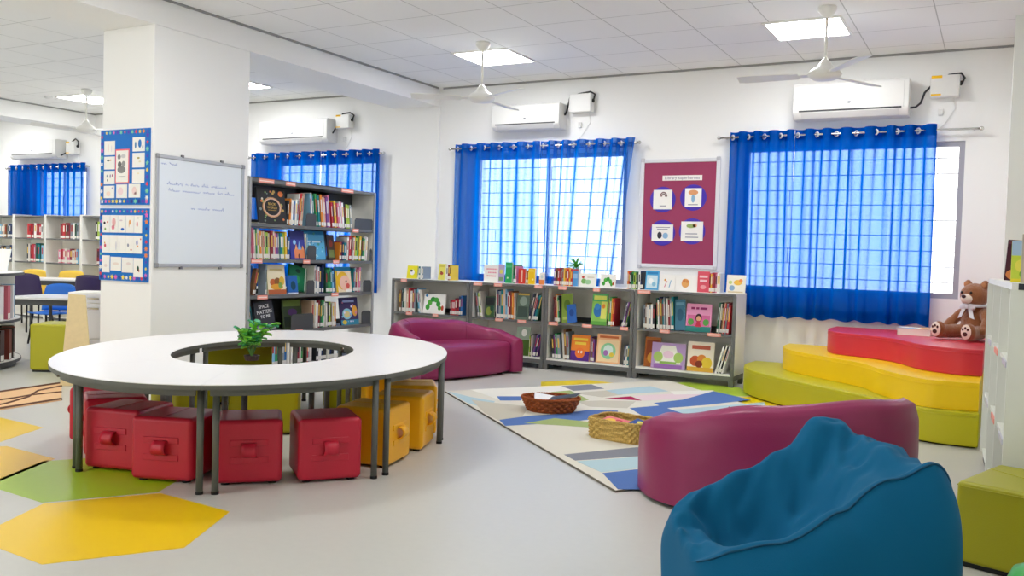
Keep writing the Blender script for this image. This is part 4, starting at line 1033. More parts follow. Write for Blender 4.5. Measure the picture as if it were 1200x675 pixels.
XB = XS - 0.03
gs = 'spines in the tall bookshelf'
def tface(px0, px1, z, h, label, colour, art, dx=0, **k):
    a, b = VP(px0), VP(px1)
    return book_face((XB - dx, (a + b) / 2, z), PI / 2, b - a, h, label, colour, art, **k)
def trun(place, px0, px1, z, h, lean, names, **k):
    run(place, gs, VP(px0), VP(px1), z, h, lean, names, axis='y', y0=XB, end='pillar side', **k)
dots = lambda n, s, cs: [('d', random.Random(s + i).uniform(.08, .92), random.Random(s * 3 + i).uniform(.06, .94), random.Random(i).uniform(.02, .05), random.Random(i).uniform(.02, .045), cs[i % len(cs)]) for i in range(n)]
tface(305.5, 338, 1.481, .345, 'big black book with a golden ring and planets, top shelf of the tall bookshelf', '#2f2d2b', dots(34, 5, ['#c9a55a', '#7f8c86', '#d97f4a', '#8fae6a', '#d9d3c4']) + [('d', .5, .46, .34, .29, '#c9986a'), ('d', .5, .46, .31, .26, '#dcb7a0'), ('d', .5, .46, .27, .23, '#26241f'), ('d', .84, .86, .09, .08, '#e07a3c'), ('t', .5, .55, .105, 'BOOK', '#d9b45a'), ('t', .5, .45, .105, 'WORLD', '#d9b45a'), ('r', .35, .37, .65, .385, '#b8903c')])
o = sheet('picture_book', 'thin pale book lying flat before the big black book, top shelf of tall bookshelf', 'book', (XB - 0.06, VP(312), 1.4815), PI / 2 + .1, 0, .2, .1, '#c8c4a0', None, [('r', .1, .2, .9, .4, '#7f9a6a')])
trun('of the upright run beside the big black book', 339.5, 351, 1.481, .27, 0.03, ['black', 'orange', 'white', 'blue', 'white', 'grey'])
trun('of the cream books slanting by a dark bookend, top shelf', 351, 357, 1.481, .33, 0.08, ['white', 'red', 'cream', 'beige'])
trun('of the pair over the bookend, top shelf', 367.5, 371.5, 1.482, .35, -0.10, ['sky blue', 'white', 'teal'], d=.14)
trun('of the slanting rainbow run, top shelf', 373.5, 390, 1.481, .34, -0.12, ['green', 'teal', 'bottle green', 'orange', 'beige', 'pink', 'purple', 'pink'])
trun('of the slanting red run, top shelf', 391.5, 406.5, 1.481, .29, -0.13, ['red', 'maroon', 'yellow', 'red', 'pink', 'cream', 'pink', 'white'])
trun('of the lime books beside the end bookend, top shelf', 406.5, 414.5, 1.481, .275, -0.11, ['black', 'lime', 'lime', 'grey'])
trun('of the pastel run by the pillar, second shelf', 295, 314, 1.136, .30, -0.07, ['red', 'pink', 'pink', 'cream', 'green', 'cream', 'lime', 'orange', 'cream', 'beige'])
trun('of the green striped run, second shelf', 314, 339.5, 1.136, .285, -0.06, ['green', 'lime', 'cream', 'maroon', 'cream', 'pink', 'purple', 'grey', 'teal', 'lime', 'yellow'])
sheet('picture_book', 'thin grey book lying across the pastel spines, second shelf of tall bookshelf', 'book', (XB - 0.08, VP(325), 1.437), PI / 2, 0, .38, .12, '#b9b2a0', None, [('r', .1, .3, .9, .6, '#d9d3c4')])
trun('beside the purple castle book', 340, 343.5, 1.136, .25, 0, ['navy', 'blue'])
tface(344, 361, 1.136, .29, 'purple night picture book with an orange castle, second shelf of tall bookshelf', '#3c3f94', [('r', 0, .7, 1, 1, '#2c2f6e'), ('d', .3, .6, .1, .08, '#8fc0ea'), ('r', .25, .05, .95, .35, '#e58a5a'), ('p', [(.3, .35), (.4, .55), (.5, .35)], '#e8a06a'), ('p', [(.5, .35), (.62, .66), (.74, .35)], '#7fb0e0'), ('p', [(.74, .35), (.84, .5), (.94, .35)], '#e8a06a'), ('d', .55, .12, .06, .08, '#7a3a2a')])
trun('between the castle book and the sky blue book', 361.5, 363.5, 1.136, .29, 0, ['white', 'sky blue'], d=.04)
tface(364, 389, 1.136, .30, 'large sky blue picture book with faint white drawings, second shelf of tall bookshelf', '#5fb0d8', [('r', 0, .88, 1, 1, '#2f86b4'), ('r', .15, .6, .85, .66, '#d9eef4')] + dots(26, 11, ['#8fd0e8', '#3f86b0', '#cfe8ee', '#4a9a8a']), dx=0.055)
tface(391, 399, 1.136, .27, 'dark brown picture book beside the orange spine, second shelf of tall bookshelf', '#4a3a34', [('r', .1, .1, .9, .4, '#6f7f4a'), ('d', .5, .65, .25, .15, '#8a3a2c')], dx=.04)
trun('of the orange and red run, second shelf', 400, 409.5, 1.136, .215, 0, ['orange', 'red', 'maroon', 'navy', 'teal', 'navy'])
trun('of the green run at the open end, second shelf', 410, 433, 1.136, .275, 0.04, ['white', 'red', 'maroon', 'cream', 'orange', 'lime', 'green', 'yellow', 'bottle green', 'green', 'cream', 'white'])
tface(293.5, 303, .791, .27, 'blue book slanting by the pillar, third shelf of tall bookshelf', '#2f5fa8', [('r', 0, 0, 1, .08, '#e8e8e8'), ('d', .5, .6, .25, .15, '#234a8a')], ry=.05, dx=.085)
trun('of the dark slanting pair by the pillar, third shelf', 299, 304, .791, .27, .2, ['brown', 'black'], d=.05)
tface(304, 309.5, .791, .28, 'second blue book behind dark slanting ones, third shelf of tall bookshelf', '#2f63ac', [('r', 0, 0, 1, .08, '#e8e8e8')], dx=.085)
trun('beside the cream monster picture book', 314.5, 317.8, .791, .30, 0, ['grey', 'lime'], d=.10)
tface(318.3, 339, .791, .295, 'cream picture book with a crowd of orange creatures, third shelf of tall bookshelf', '#ecdfbe', [('r', .15, .8, .85, .86, '#d9c48a'), ('d', .3, .4, .18, .12, '#c0622f'), ('d', .55, .42, .18, .14, '#8a5a2a'), ('d', .8, .45, .15, .15, '#d9b03c'), ('d', .5, .25, .35, .1, '#e0a030'), ('r', 0, 0, 1, .16, '#b8643c'), ('d', .7, .3, .12, .1, '#7fa04a')])
tface(345, 366, .791, .255, 'large green picture book slanting behind a small blue one, third shelf', '#1f7a4c', [('d', .5, .8, .15, .08, '#123f2c'), ('r', .9, 0, .97, 1, '#d8e8d0'), ('d', .4, .45, .25, .18, '#2f9a5c')], ry=.22, dx=.05)
tface(341.5, 353, .791, .185, 'small blue book with a dark green emblem before the slanting green one', '#2a63ae', [('d', .55, .45, .25, .25, '#1c4a5c'), ('r', 0, 0, 1, .07, '#d8dde6')])
trun('of the dark teal run beside the bookend, third shelf', 371.5, 383, .791, .30, 0, ['cream', 'grey', 'teal', 'white', 'navy', 'navy'])
trun('of the green and blue run, third shelf', 386, 396.5, .791, .265, -0.07, ['bottle green', 'green', 'green', 'teal', 'sky blue', 'navy'])
tface(398, 416, .791, .275, 'yellow picture book of a pink bear face, third shelf of tall bookshelf', '#f0d9b8', [('r', 0, .84, 1, 1, '#2f8fb4'), ('r', 0, 0, .12, .84, '#e3b81c'), ('d', .45, .45, .38, .36, '#e8b424'), ('d', .58, .36, .34, .3, '#f0c0a8'), ('d', .66, .42, .05, .05, '#3a2a24'), ('d', .75, .25, .12, .1, '#d9584a'), ('r', .6, .0, 1, .1, '#f7f0e8')])
trun('of the thin run beside the bear face book', 417, 427, .791, .27, .03, ['teal', 'grey', 'maroon', 'cream', 'pink', 'grey'])
trun('of the blue books slanting by the pillar, fourth shelf', 298, 303.5, .431, .28, -.2, ['navy', 'blue', 'teal'])
tface(295, 303.5, .431, .28, 'yellow and white picture book behind slanting blue ones, fourth shelf', '#efe7c0', [('d', .7, .5, .3, .2, '#f0c83c')], dx=.185)
tface(306.5, 328, .431, .285, 'black book with large white title words, fourth shelf of tall bookshelf', '#3a3a40', [('r', 0, 0, 1, .2, '#8f8f9c'), ('d', .6, .14, .2, .05, '#c9c3b0'), ('t', .5, .82, .17, 'SPACE', '#f0f0f0'), ('t', .5, .64, .17, 'MATTERS', '#f0f0f0'), ('t', .52, .48, .15, 'TO ME', '#f0f0f0')], ry=-.1)
tface(346, 368, .431, .30, 'dim green and violet picture book behind a dark bookend, fourth shelf', '#4a5a3a', [('r', .05, .75, .95, .95, '#7f9a4a'), ('d', .5, .55, .25, .12, '#6a4a7a'), ('r', .05, .05, .95, .4, '#2f3a2c')], dx=.10)
trun('of the cream run on the fourth shelf', 371, 386, .431, .29, 0, ['beige', 'cream', 'white', 'maroon', 'bottle green', 'green', 'white'])
trun('of the brown run on the fourth shelf', 386.5, 399, .431, .265, -.04, ['cream', 'black', 'lime', 'brown', 'cream', 'orange'])
tface(404.5, 425, .431, .30, 'dark purple picture book with a blue planet, fourth shelf of tall bookshelf', '#3f3560', [('r', 0, 0, 1, .18, '#3f8fae'), ('d', .36, .4, .26, .2, '#8fcbd6'), ('d', .36, .38, .17, .12, '#d9c88a'), ('d', .8, .5, .14, .2, '#e8a83c'), ('d', .2, .1, .12, .08, '#e3c33c'), ('r', .2, .82, .8, .9, '#9fb0d8')] + dots(14, 21, ['#e8e0f0', '#7fb8d8', '#d97f9a']))
trun('of the low teal run seen through the table hole', 318, 345, .081, .30, 0, ['teal', 'sky blue', 'green', 'navy', 'grey', 'blue', 'cream'])
trun('of the low mixed run seen through the table hole', 347, 372, .081, .28, 0, ['white', 'orange', 'maroon', 'cream', 'green', 'brown', 'red', 'grey', 'cream'])
trun('of the low dark run seen through the table hole', 376, 408, .081, .25, .03, ['black', 'white', 'navy', 'black', 'cream', 'navy', 'black', 'white', 'grey', 'maroon'])

# ------------------------------------------------------------------ maroon pinboard on the window wall
pb = thing('pinboard', 'maroon felt pinboard with four round purple cards, between the two curtained windows', 'pinboard', (-3.055, YW, 1.16), 0)
MB().box(-.40, .40, -.012, 0, .04, 1.14).build('felt', mat('#9f4766', 0.95, 0.25, 400, 0.1), pb)
fr = MB()
for a, b, c, d in ((-.445, -.40, 0, 1.18), (.40, .445, 0, 1.18), (-.40, .40, 0, .04), (-.40, .40, 1.14, 1.18)): fr.box(a, b, -.022, 0, c, d)
fr.build('frame', mat('#dcdce0', 0.35), pb, bevel=.004, seg=1)
for sx in (-1, 1):
    for z in (.01, 1.17): MB().box(sx * .42 - .022, sx * .42 + .022, -.026, -.01, z - .022, z + .022).build('corner_cap', mat('#c2c2c6', .4), pb, bevel=.006)
ts = MB().box(-.19, .25, -.016, -.012, .945, 1.0).build('title_strip', PAPER, pb)
lettering('lettering', 'Library superheroes', .045, paper('#8a7f9a'), (.03, -.0165, .972), (PI / 2, 0, 0), ts, spacing=1.05)
for i, (x, z) in enumerate(((-.18, .74), (.16, .76), (-.17, .38), (.16, .40))):
    cd = MB().add([(x + .145 * math.cos(2 * PI * k / 36), -.015, z + .14 * math.sin(2 * PI * k / 36)) for k in range(36)] + [(x + .145 * math.cos(2 * PI * k / 36), -.012, z + .14 * math.sin(2 * PI * k / 36)) for k in range(36)], [tuple(range(36))] + [(k, (k + 1) % 36, 36 + (k + 1) % 36, 36 + k) for k in range(36)]).build('round_card', paper('#4b36b0'), pb)
    w, h = ((.105, .105), (.09, .10), (.12, .09), (.12, .105))[i]
    MB().box(x - w, x + w, -.019, -.015, z - h, z + h).build('drawing_sheet', PAPER, cd, bevel=.0)
    D = MB(); ms = [paper(c) for c in ('#7a5a5a', '#e0a070', '#8fb8d8', '#9ab06a', '#3a3a44', '#9a9aa8')]
    def dot(u, v, ru, rv, m_):
        D.add([(x + u * w + ru * w * math.cos(2 * PI * k / 14), -.0196, z + v * h + rv * h * math.sin(2 * PI * k / 14)) for k in range(14)], [tuple(range(14))], m_)
    def bar(a, b, v, m_): D.box(x + a * w, x + b * w, -.0197, -.019, z + v * h, z + (v + .1) * h, m_)
    if i == 0:
        D.tube([(x + w * (.1 + .35 * math.cos(q)), -.02, z + h * (.3 + .45 * math.sin(q))) for q in [PI * k / 12 for k in range(13)]], .006, 6, 0)
        D.tube([(x + w * (.1 + .2 * math.cos(q)), -.02, z + h * (.3 + .28 * math.sin(q))) for q in [PI * k / 12 for k in range(13)]], .005, 6, 0); bar(-.3, .4, -.7, 5)
    elif i == 1:
        dot(0, .55, .6, .28, 1); dot(0, -.1, .22, .45, 2); bar(-.6, .6, -.8, 5)
    elif i == 2:
        dot(-.25, -.3, .22, .42, 4); dot(.3, -.35, .26, .36, 2); bar(-.6, .7, .6, 5); bar(-.5, .5, .38, 5)
    else:
        dot(-.1, .55, .42, .22, 3); dot(.25, .6, .2, .2, 1); bar(-.6, .5, -.3, 5); bar(-.6, .6, -.65, 5)
    D.build('drawing', ms, cd)

# ------------------------------------------------------------------ whiteboard on the pillar
wb = thing('whiteboard', 'white marker board with pale blue handwriting on the pillar side', 'whiteboard', (-6.17, 5.575, 1.06), PI / 2)
MB().box(-.46, .46, -.012, 0, .03, .91).build('panel', mat('#e6edf3', 0.25, spec=.5), wb)
fr = MB()
for a, b, c, d in ((-.49, -.46, 0, .94), (.46, .49, 0, .94), (-.46, .46, 0, .03), (-.46, .46, .91, .94)): fr.box(a, b, -.02, 0, c, d)
fr.build('frame', mat('#b9bcc0', .35, metal=.4), wb, bevel=.004, seg=1)
for sx in (-1, 1):
    for z in (.015, .925): MB().box(sx * .475 - .02, sx * .475 + .02, -.024, -.004, z - .02, z + .02).build('corner_cap', mat('#8d8f92', .45), wb, bevel=.008)
for x in (-.22, .22):
    for z in (-.005, .945): MB().box(x - .012, x + .012, -.02, -.002, z - .012, z + .012).build('wall_clip', mat('#7b7d80', .5), wb)
rnd = random.Random(12)
def scribble(hw, x, z, L, s):
    pts = []; n = max(6, int(L / .006))
    for i in range(n): pts.append((x + L * i / n + .004 * math.sin(i * 1.7), -.0125, z + s * (.5 * math.sin(i * 2.1) + (1.3 if rnd.random() < .12 else 0)) + .02 * (x + .4) / 1))
    hw.tube(pts, .0022, 4)
for z, x, ws in ((.70, -.38, (.17, .03, .10, .08, .19)), (.645, -.36, (.12, .20, .14, .06, .12)), (.50, -.12, (.05, .14, .13)), (.865, -.44, (.06, .09))):
    hw = MB()
    for L in ws: scribble(hw, x, z, L, .013); x += L + .025
    hw.build('handwriting', paper('#a3b0dc'), wb)

# ------------------------------------------------------------------ two blue display boards on the pillar face
def display_board(z, h, label, papers):
    t = thing('display_board', label, 'display board', (-6.505, 5.06, z), 0, 'blue display boards on the pillar')
    w = .31
    MB().box(-w, w, -.008, 0, 0, h).build('backing', paper('#1672c8'), t)
    rnd = random.Random(int(z * 100)); ms = [paper(c) for c in ('#e2485a', '#f0d85a', '#e070c0', '#f2f2f2', '#7fd0b0', '#5a4ac0', '#e88a4a', '#3a3f9a')]
    st = MB()
    def star(x, zz, r, m_, k=5):
        st.add([(x + (r if i % 2 == 0 else r * .5) * math.sin(PI * i / k), -.0105, zz + (r if i % 2 == 0 else r * .5) * math.cos(PI * i / k)) for i in range(2 * k)] + [(x, -.008, zz)], [tuple(range(2 * k))], m_)
    for i in range(13):
        x = -w + .03 + (2 * w - .06) * i / 12
        star(x, .03, rnd.uniform(.018, .026), rnd.randrange(8), rnd.choice((5, 6, 8))); star(x, h - .025, rnd.uniform(.014, .022), rnd.randrange(8), rnd.choice((5, 6, 8)))
    for i in range(1, 11):
        zz = h * i / 11
        star(w - .028, zz, rnd.uniform(.016, .027), rnd.randrange(8), rnd.choice((5, 6, 8))); star(-w + .02, zz, rnd.uniform(.014, .024), rnd.randrange(8), rnd.choice((5, 6, 8)))
    st.build('star_border', ms, t)
    for u0, v0, u1, v1, border, marks in papers:
        x0, x1 = -w + 2 * w * u0, -w + 2 * w * u1; z0, z1 = h * v0, h * v1
        sh = None
        if border:
            sh = MB().box(x0 - .012, x1 + .012, -.0095, -.008, z0 - .012, z1 + .012).build('paper_mount', paper(border), t)
        pp = MB().box(x0, x1, -.011, -.008, z0, z1).build('drawing_sheet', PAPER, t)
        if marks:
            dm = MB(); dms = []
            for (a, b, ra, rb, c) in marks:
                dms.append(paper(c)); k = len(dms) - 1
                X, Z = x0 + (x1 - x0) * a, z0 + (z1 - z0) * b
                dm.add([(X + ra * (x1 - x0) * math.cos(2 * PI * i / 12), -.0113, Z + rb * (z1 - z0) * math.sin(2 * PI * i / 12)) for i in range(12)] + [(X, -.011, Z)], [tuple(range(12))], k)
            dm.build('drawing', dms, pp)
P1 = [(.08, .665, .30, .855, None, [(.4, .5, .03, .3, '#e8c8cc'), (.7, .45, .03, .25, '#d8d0e0')]), (.08, .475, .30, .645, None, [(.4, .7, .14, .08, '#6a7a7a'), (.6, .72, .1, .06, '#e0b070')]), (.08, .275, .30, .455, None, [(.3, .6, .05, .12, '#6a8a9a'), (.6, .6, .05, .15, '#8a7aa8'), (.35, .3, .05, .1, '#5a5a6a'), (.8, .65, .06, .1, '#b0708a')]),
      (.33, .30, .575, .72, '#ee6a72', [(.25, .80, .14, .08, '#8c8c8c'), (.6, .82, .2, .06, '#cfcfcf'), (.3, .56, .16, .1, '#707070'), (.62, .58, .16, .09, '#9a9a9a'), (.45, .4, .34, .12, '#8a8a8a'), (.5, .17, .34, .02, '#b0b0b0')]),
      (.66, .70, .90, .885, None, [(.25, .45, .07, .25, '#4a86b8'), (.6, .55, .14, .3, '#2f78c0'), (.85, .3, .05, .15, '#4a8aa0')]), (.66, .49, .90, .68, None, [(.5, .65, .12, .06, '#b0a05a'), (.62, .4, .1, .06, '#e8dfc0')]), (.66, .285, .90, .465, None, [(.5, .7, .1, .05, '#f0e2c0')]),
      (.08, .09, .30, .255, None, [(.45, .35, .2, .2, '#f3dcd0'), (.8, .8, .06, .08, '#a8a0d8')]), (.34, .09, .56, .27, None, [(.4, .5, .25, .3, '#f2d8dc')]), (.59, .095, .82, .275, None, [(.5, .5, .2, .3, '#f0d4d0'), (.6, .3, .1, .1, '#d8a0a8')])]
display_board(1.575, .635, 'upper blue display board with a red edged sheet, stars and drawings, on the pillar', P1)
P2 = []
for k in range(5): P2.append((.06 + .163 * k, .665, .06 + .163 * (k + 1) - .008, .905, None, [[(.3, .55, .14, .08, '#2a2a34'), (.7, .6, .1, .06, '#e07a6a'), (.4, .2, .12, .08, '#8ab06a')], [(.5, .6, .25, .25, '#f0b8b8'), (.4, .3, .2, .14, '#e88a9a')], [(.6, .2, .22, .08, '#2f6ac8'), (.4, .7, .2, .04, '#d8c8d0')], [(.5, .6, .14, .14, '#f0b070'), (.4, .5, .05, .2, '#e8c8a0')], [(.4, .5, .1, .16, '#d86a7a'), (.5, .85, .2, .03, '#7a7a8a')]][k]))
for k in range(5): P2.append((.06 + .163 * k, .385, .06 + .163 * (k + 1) - .004, .63, None, [[(.4, .4, .14, .1, '#d85a6a'), (.35, .55, .08, .06, '#e0a03a')], [(.8, .4, .05, .25, '#c8c8d8')], [(.2, .4, .04, .3, '#d0d0dc')], [(.3, .45, .12, .1, '#9aa0b0'), (.7, .2, .14, .05, '#d8a090')], [(.4, .6, .1, .16, '#3050b0'), (.5, .4, .1, .06, '#f0b070'), (.85, .8, .08, .05, '#e05a4a')]][k]))
for (a, b, c, d), mk in zip(((.06, .11, .22, .345), (.24, .14, .46, .33), (.475, .12, .70, .325), (.71, .065, .89, .325)), ([(.5, .4, .2, .1, '#e8dcd8')], [(.5, .5, .3, .1, '#ecdfd6')], [(.6, .6, .2, .1, '#e8dcd8')], [(.5, .45, .14, .14, '#3a5a4a'), (.6, .35, .08, .08, '#d86a4a')])): P2.append((a, b, c, d, None, mk))
display_board(.93, .615, 'lower blue display board with three rows of drawings, on the pillar', P2)

# ------------------------------------------------------------------ white cabinet by the right wall, books on it
CANG = math.atan2(0.109, 1.92)
cb = thing('open_cabinet', 'white open cabinet standing end on beside the wave steps, black edge on top', 'cabinet', (0.054, 4.68, 0), 0)
cb.rotation_euler = (0, 0, CANG)
CW = mat('#e9ebe2', .5)
Lc, Hc, Dc = 1.92, 1.19, .34
for i in range(4):
    y = (Lc - .022) * i / 3
    MB().box(0.0 if i else -.0, Dc, y, y + .022, .06, Hc - .03).build('side_panel' if i in (0, 3) else 'divider', CW, cb)
MB().box(Dc - .015, Dc, .022, Lc - .022, .06, Hc - .03).build('back_panel', CW, cb)
tp = MB().box(.004, Dc + .006, -.006, Lc + .004, Hc - .03, Hc).build('top_board', WHITE, cb)
MB().box(0.03, Dc + .008, -.010, -.006, Hc - .03, Hc - .001).build('edge_band', mat('#2c2c34', .5), tp)
for z in (.06, .43, .80):
    for i in range(3):
        y0, y1 = (Lc - .022) * i / 3 + .022, (Lc - .022) * (i + 1) / 3
        s = MB().box(.01, Dc - .015, y0, y1, z, z + .02).build('shelf', CW, cb)
        if z > .1:
            MB().box(.002, .01, y0 + .1, y1 - .25, z - .012, z + .016).build('label_holder', PINK if i == 1 else mat('#c9cad6', .4), s)
MB().box(.02, Dc, .01, Lc - .01, 0, .06).build('plinth', DGREY, cb)
gcb = 'books on and in the white cabinet'
def cpos(x, y, z): 
    c, s = math.cos(CANG), math.sin(CANG)
    return (.054 + x * c - y * s, 4.68 + x * s + y * c, z)
book_face(cpos(.172, .05, Hc), CANG, .26, .225, 'tall pale picture book with blue sky and green meadow, first on the white cabinet', '#b9b0a0', [('r', .3, .3, 1, 1, '#3f9fd8'), ('r', .1, .0, 1, .2, '#4aa84a'), ('d', .55, .28, .15, .08, '#e8a070'), ('r', .02, .02, .28, .98, '#c9b8a4'), ('d', .15, .6, .1, .12, '#8a6a5a'), ('d', .85, .5, .1, .06, '#2a5a9a')], group=gcb, tilt=.04)
book_face(cpos(.07, .33, Hc), CANG, .10, .20, 'yellow and lime picture book with a blue top, second on the white cabinet', '#c8d84a', [('r', 0, .65, 1, 1, '#a8c4dc'), ('d', .4, .4, .25, .15, '#e8e05a'), ('d', .6, .2, .25, .12, '#7fb03a'), ('r', 0, 0, 1, .08, '#e8d83c')], group=gcb, tilt=.04)
book_face(cpos(.05, .60, Hc), CANG, .085, .21, 'dark maroon picture book with an orange corner, rearmost on the white cabinet', '#4a2230', [('d', .4, .15, .35, .12, '#d9844a'), ('r', .05, .9, .95, .97, '#6a3a44')], group=gcb, tilt=.04, ry=.06)
for i, (y, z, nm) in enumerate(((.75, .82, ['teal', 'sky blue', 'navy']), (1.42, .45, ['teal', 'green', 'navy']), (1.45, .82, ['red', 'cream', 'grey']))):
    p = y
    for j, c in enumerate(nm):
        q = cpos(.025, p, z)
        spine_book((q[0], q[1] + .03, q[2]), CANG - PI / 2, .025, .24, .2, 0, INV[c], '%s spine, %s of three inside the white cabinet, %s' % (c, ORD[j], ('middle bay upper shelf', 'end bay lower shelf', 'end bay upper shelf')[i]), gcb)
        p += .027

# ------------------------------------------------------------------ teddy bear on the red step
def teddy():
    t = thing('teddy_bear', 'large brown teddy bear with a grey bow, sitting on the red step against the wall', 'teddy bear', (-0.165, 8.43, .655), math.radians(-38)); t.scale = (.88, .88, .88)
    FUR = mat('#98603c', .95, .9, 120, .1, vary=.3, sheen=.5)
    b = MB()
    b.ball((0, 0.04, .155), .145, .12, .16); b.ball((0, .045, .27), .10, .09, .09)
    b.ball((0, .0, .42), .135, .12, .12); b.ball((-.0, -.06, .395), .08, .07, .062)
    for s in (-1, 1):
        b.ball((s * .095, .02, .525), .045, .026, .045)
        pts = [(s * .11, 0.01, .26), (s * .17, -.03, .20), (s * .205, -.08, .125), (s * .215, -.11, .09)]
        for i in range(13):
            f = i / 4.34; k = min(int(f), 2); f -= k
            p = Vector(pts[k]) * (1 - f) + Vector(pts[k + 1]) * f; b.ball(p, .048 + .004 * math.sin(i), n=10, m=8)
        pts = [(s * .085, -.01, .075), (s * .13, -.12, .07), (s * .165, -.24, .068)]
        for i in range(11):
            f = i / 5.01; k = min(int(f), 1); f -= k
            p = Vector(pts[k]) * (1 - f) + Vector(pts[k + 1]) * f; b.ball(p, .068 - .004 * math.sin(i * .3), n=10, m=8)
        b.ball((s * .168, -.255, .085), .07, .045, .083)
    body = b.build('body', FUR, t, smooth=True)
    r = body.modifiers.new('fuse', 'REMESH'); r.mode = 'VOXEL'; r.voxel_size = .009; r.use_smooth_shade = True
    sm = body.modifiers.new('soften', 'SMOOTH'); sm.iterations = 4
    tx = bpy.data.textures.new('fur_tufts', 'CLOUDS'); tx.noise_scale = .018
    dsp = body.modifiers.new('tufts', 'DISPLACE'); dsp.texture = tx; dsp.strength = .008; dsp.mid_level = .5
    CR = mat('#f0e2d4', .9, .5, 150, .1)
    MB().ball((0, -.105, .392), .062, .042, .048).build('muzzle', CR, t, smooth=True)
    MB().ball((0, -.147, .412), .024, .014, .017).build('nose', mat('#3a2420', .3), t, smooth=True)
    for s in (-1, 1):
        MB().ball((s * .05, -.112, .448), .013, .01, .014).build('eye', mat('#1c1210', .15), t, smooth=True)
        MB().ball((s * .095, -.004, .525), .026, .008, .026).build('inner_ear', mat('#b98058', .9), t, smooth=True)
        so = MB().ball((s * .168, -.297, .088), .056, .012, .07, n=20).build('paw_sole', CR, t, smooth=True)
        pd = MB().ball((s * .168, -.310, .068), .026, .005, .02)
        for k in (-1, 0, 1): pd.ball((s * .168 + k * .027, -.308, .112 + (.012 if k == 0 else 0)), .011, .005, .013)
        pd.build('paw_pad', mat('#4a2420', .8), so, smooth=True)
    BW = mat('#dcdde2', .6)
    for s in (-1, 1):
        MB().ball((s * .045, -.088, .315), .045, .016, .028, rot=Euler((0, s * .3, 0))).build('bow_loop', BW, t, smooth=True)
        MB().add([(s * .01, -.094, .31), (s * .05, -.098, .31), (s * .09, -.105, .20), (s * .045, -.115, .215)] + [(s * .01, -.088, .31), (s * .05, -.092, .31), (s * .09, -.099, .20), (s * .045, -.109, .215)], [(0, 1, 2, 3), (7, 6, 5, 4), (0, 4, 5, 1), (1, 5, 6, 2), (2, 6, 7, 3), (3, 7, 4, 0)]).build('bow_tail', BW, t)
    MB().ball((0, -.098, .312), .018, .014, .018).build('bow_knot', BW, t, smooth=True)
    MB().torus((0, .01, .325), .10, .016, 'z', 24, 8).build('neck_ribbon', BW, t, smooth=True)
teddy()
sheet('picture_book', 'thick white picture book with orange corner lying on the red step, beside the bear', 'book', (-0.62, 8.62, .6515), -.05, 0, .27, .2, '#e9e4d4', None, [('r', 0, 0, .6, .35, '#5aa0c8'), ('r', .65, 0, 1, 1, '#f0b050')], t=.06)

# ------------------------------------------------------------------ pink and green toy chair at the frame edge
tc = thing('toy_stool', 'small red and pink plastic spoon shaped stool beside the olive pouf', 'stool', (0.19, 3.42, 0), 0)
PK = mat('#d8344a', .3)
MB().lathe([(.10, 0), (.07, .05), (.035, .25), (.03, .34)], 18).build('stem', PK, tc, smooth=True)
MB().ball((.03, 0, .44), .065, .04, .10).build('backrest', mat('#e88aa0', .3), tc, smooth=True)
tg = thing('toy_stool', 'small green plastic dome stool before the red one, by the olive pouf', 'stool', (0.155, 2.98, 0), 0)
MB().lathe([(.10, 0), (.12, .02), (.125, .18), (.115, .3), (.08, .38), (.02, .41)], 24).build('seat', mat('#5fbf6a', .3), tg, smooth=True)
MB().lathe([(.105, 0), (.105, .012)], 24).build('base_ring', mat('#3f9a4c', .4), tg)

# ------------------------------------------------------------------ reading area beyond the pillar
gf = 'tall white shelves of the far reading area'
for i, (x0, x1, lb) in enumerate(((-14.97, -14.16, 'white far shelf unit cut by the picture edge, grey books'), (-14.15, -13.34, 'white far shelf unit with a red and white set above teal books'), (-13.33, -12.45, 'white far shelf unit with pink and maroon sets under the curtain end'), (-12.44, -11.58, 'white far shelf unit half behind the blue display board'))):
    t = thing('wall_shelf', lb, 'bookshelf', (x0, 8.9, 0), 0, gf)
    w = x1 - x0
    for sx in (0, w - .025): MB().box(sx, sx + .025, 0, .3, 0, 1.67).build('side_panel', WHITE, t)
    MB().box(.025, w - .025, .285, .3, .02, 1.66).build('back_panel', mat('#e8e6dc', .6), t)
    for z in (.04, .53, .91, 1.29, 1.65):
        s = MB().box(.025, w - .025, .006, .285, z - .02, z + .0).build('shelf', WHITE if z < 1.6 else GREY, t)
        MB().box(.025, w - .025, 0, .006, z - .022, z + .002).build('edge_strip', GREY, s)
gb = 'spines in the far reading area'
def frun(place, a, b, z, h, names): run(place, gb, a, b, z, h, 0, names, y0=8.92, end='inner end', d=.15)
frun('of the grey run at the picture edge, upper far shelf', -14.6, -14.22, 1.291, .23, ['sky blue', 'grey', 'beige', 'brown', 'grey', 'navy', 'navy'])
frun('of the grey run at the picture edge, lower far shelf', -14.6, -14.25, .911, .26, ['grey', 'brown', 'black', 'grey', 'navy'])
frun('of the red and white set, second far shelf unit', -13.82, -13.38, 1.291, .24, ['red', 'red', 'maroon', 'white', 'red', 'maroon', 'red', 'white', 'maroon'])
frun('of the teal run, second far shelf unit', -13.83, -13.40, .911, .30, ['black', 'cream', 'maroon', 'red', 'pink', 'teal', 'bottle green', 'teal', 'bottle green', 'sky blue'])
frun('of the maroon set, third far shelf unit', -13.0, -12.5, 1.291, .26, ['maroon', 'red', 'brown', 'maroon', 'grey', 'white', 'bottle green', 'grey', 'maroon'])
frun('of the pink set, third far shelf unit', -13.03, -12.55, .911, .23, ['pink', 'red', 'pink', 'cream', 'pink', 'maroon', 'cream', 'beige', 'sky blue'])
frun('of the dark set, fourth far shelf unit', -12.15, -11.8, 1.291, .28, ['black', 'lime', 'grey', 'navy', 'cream'])
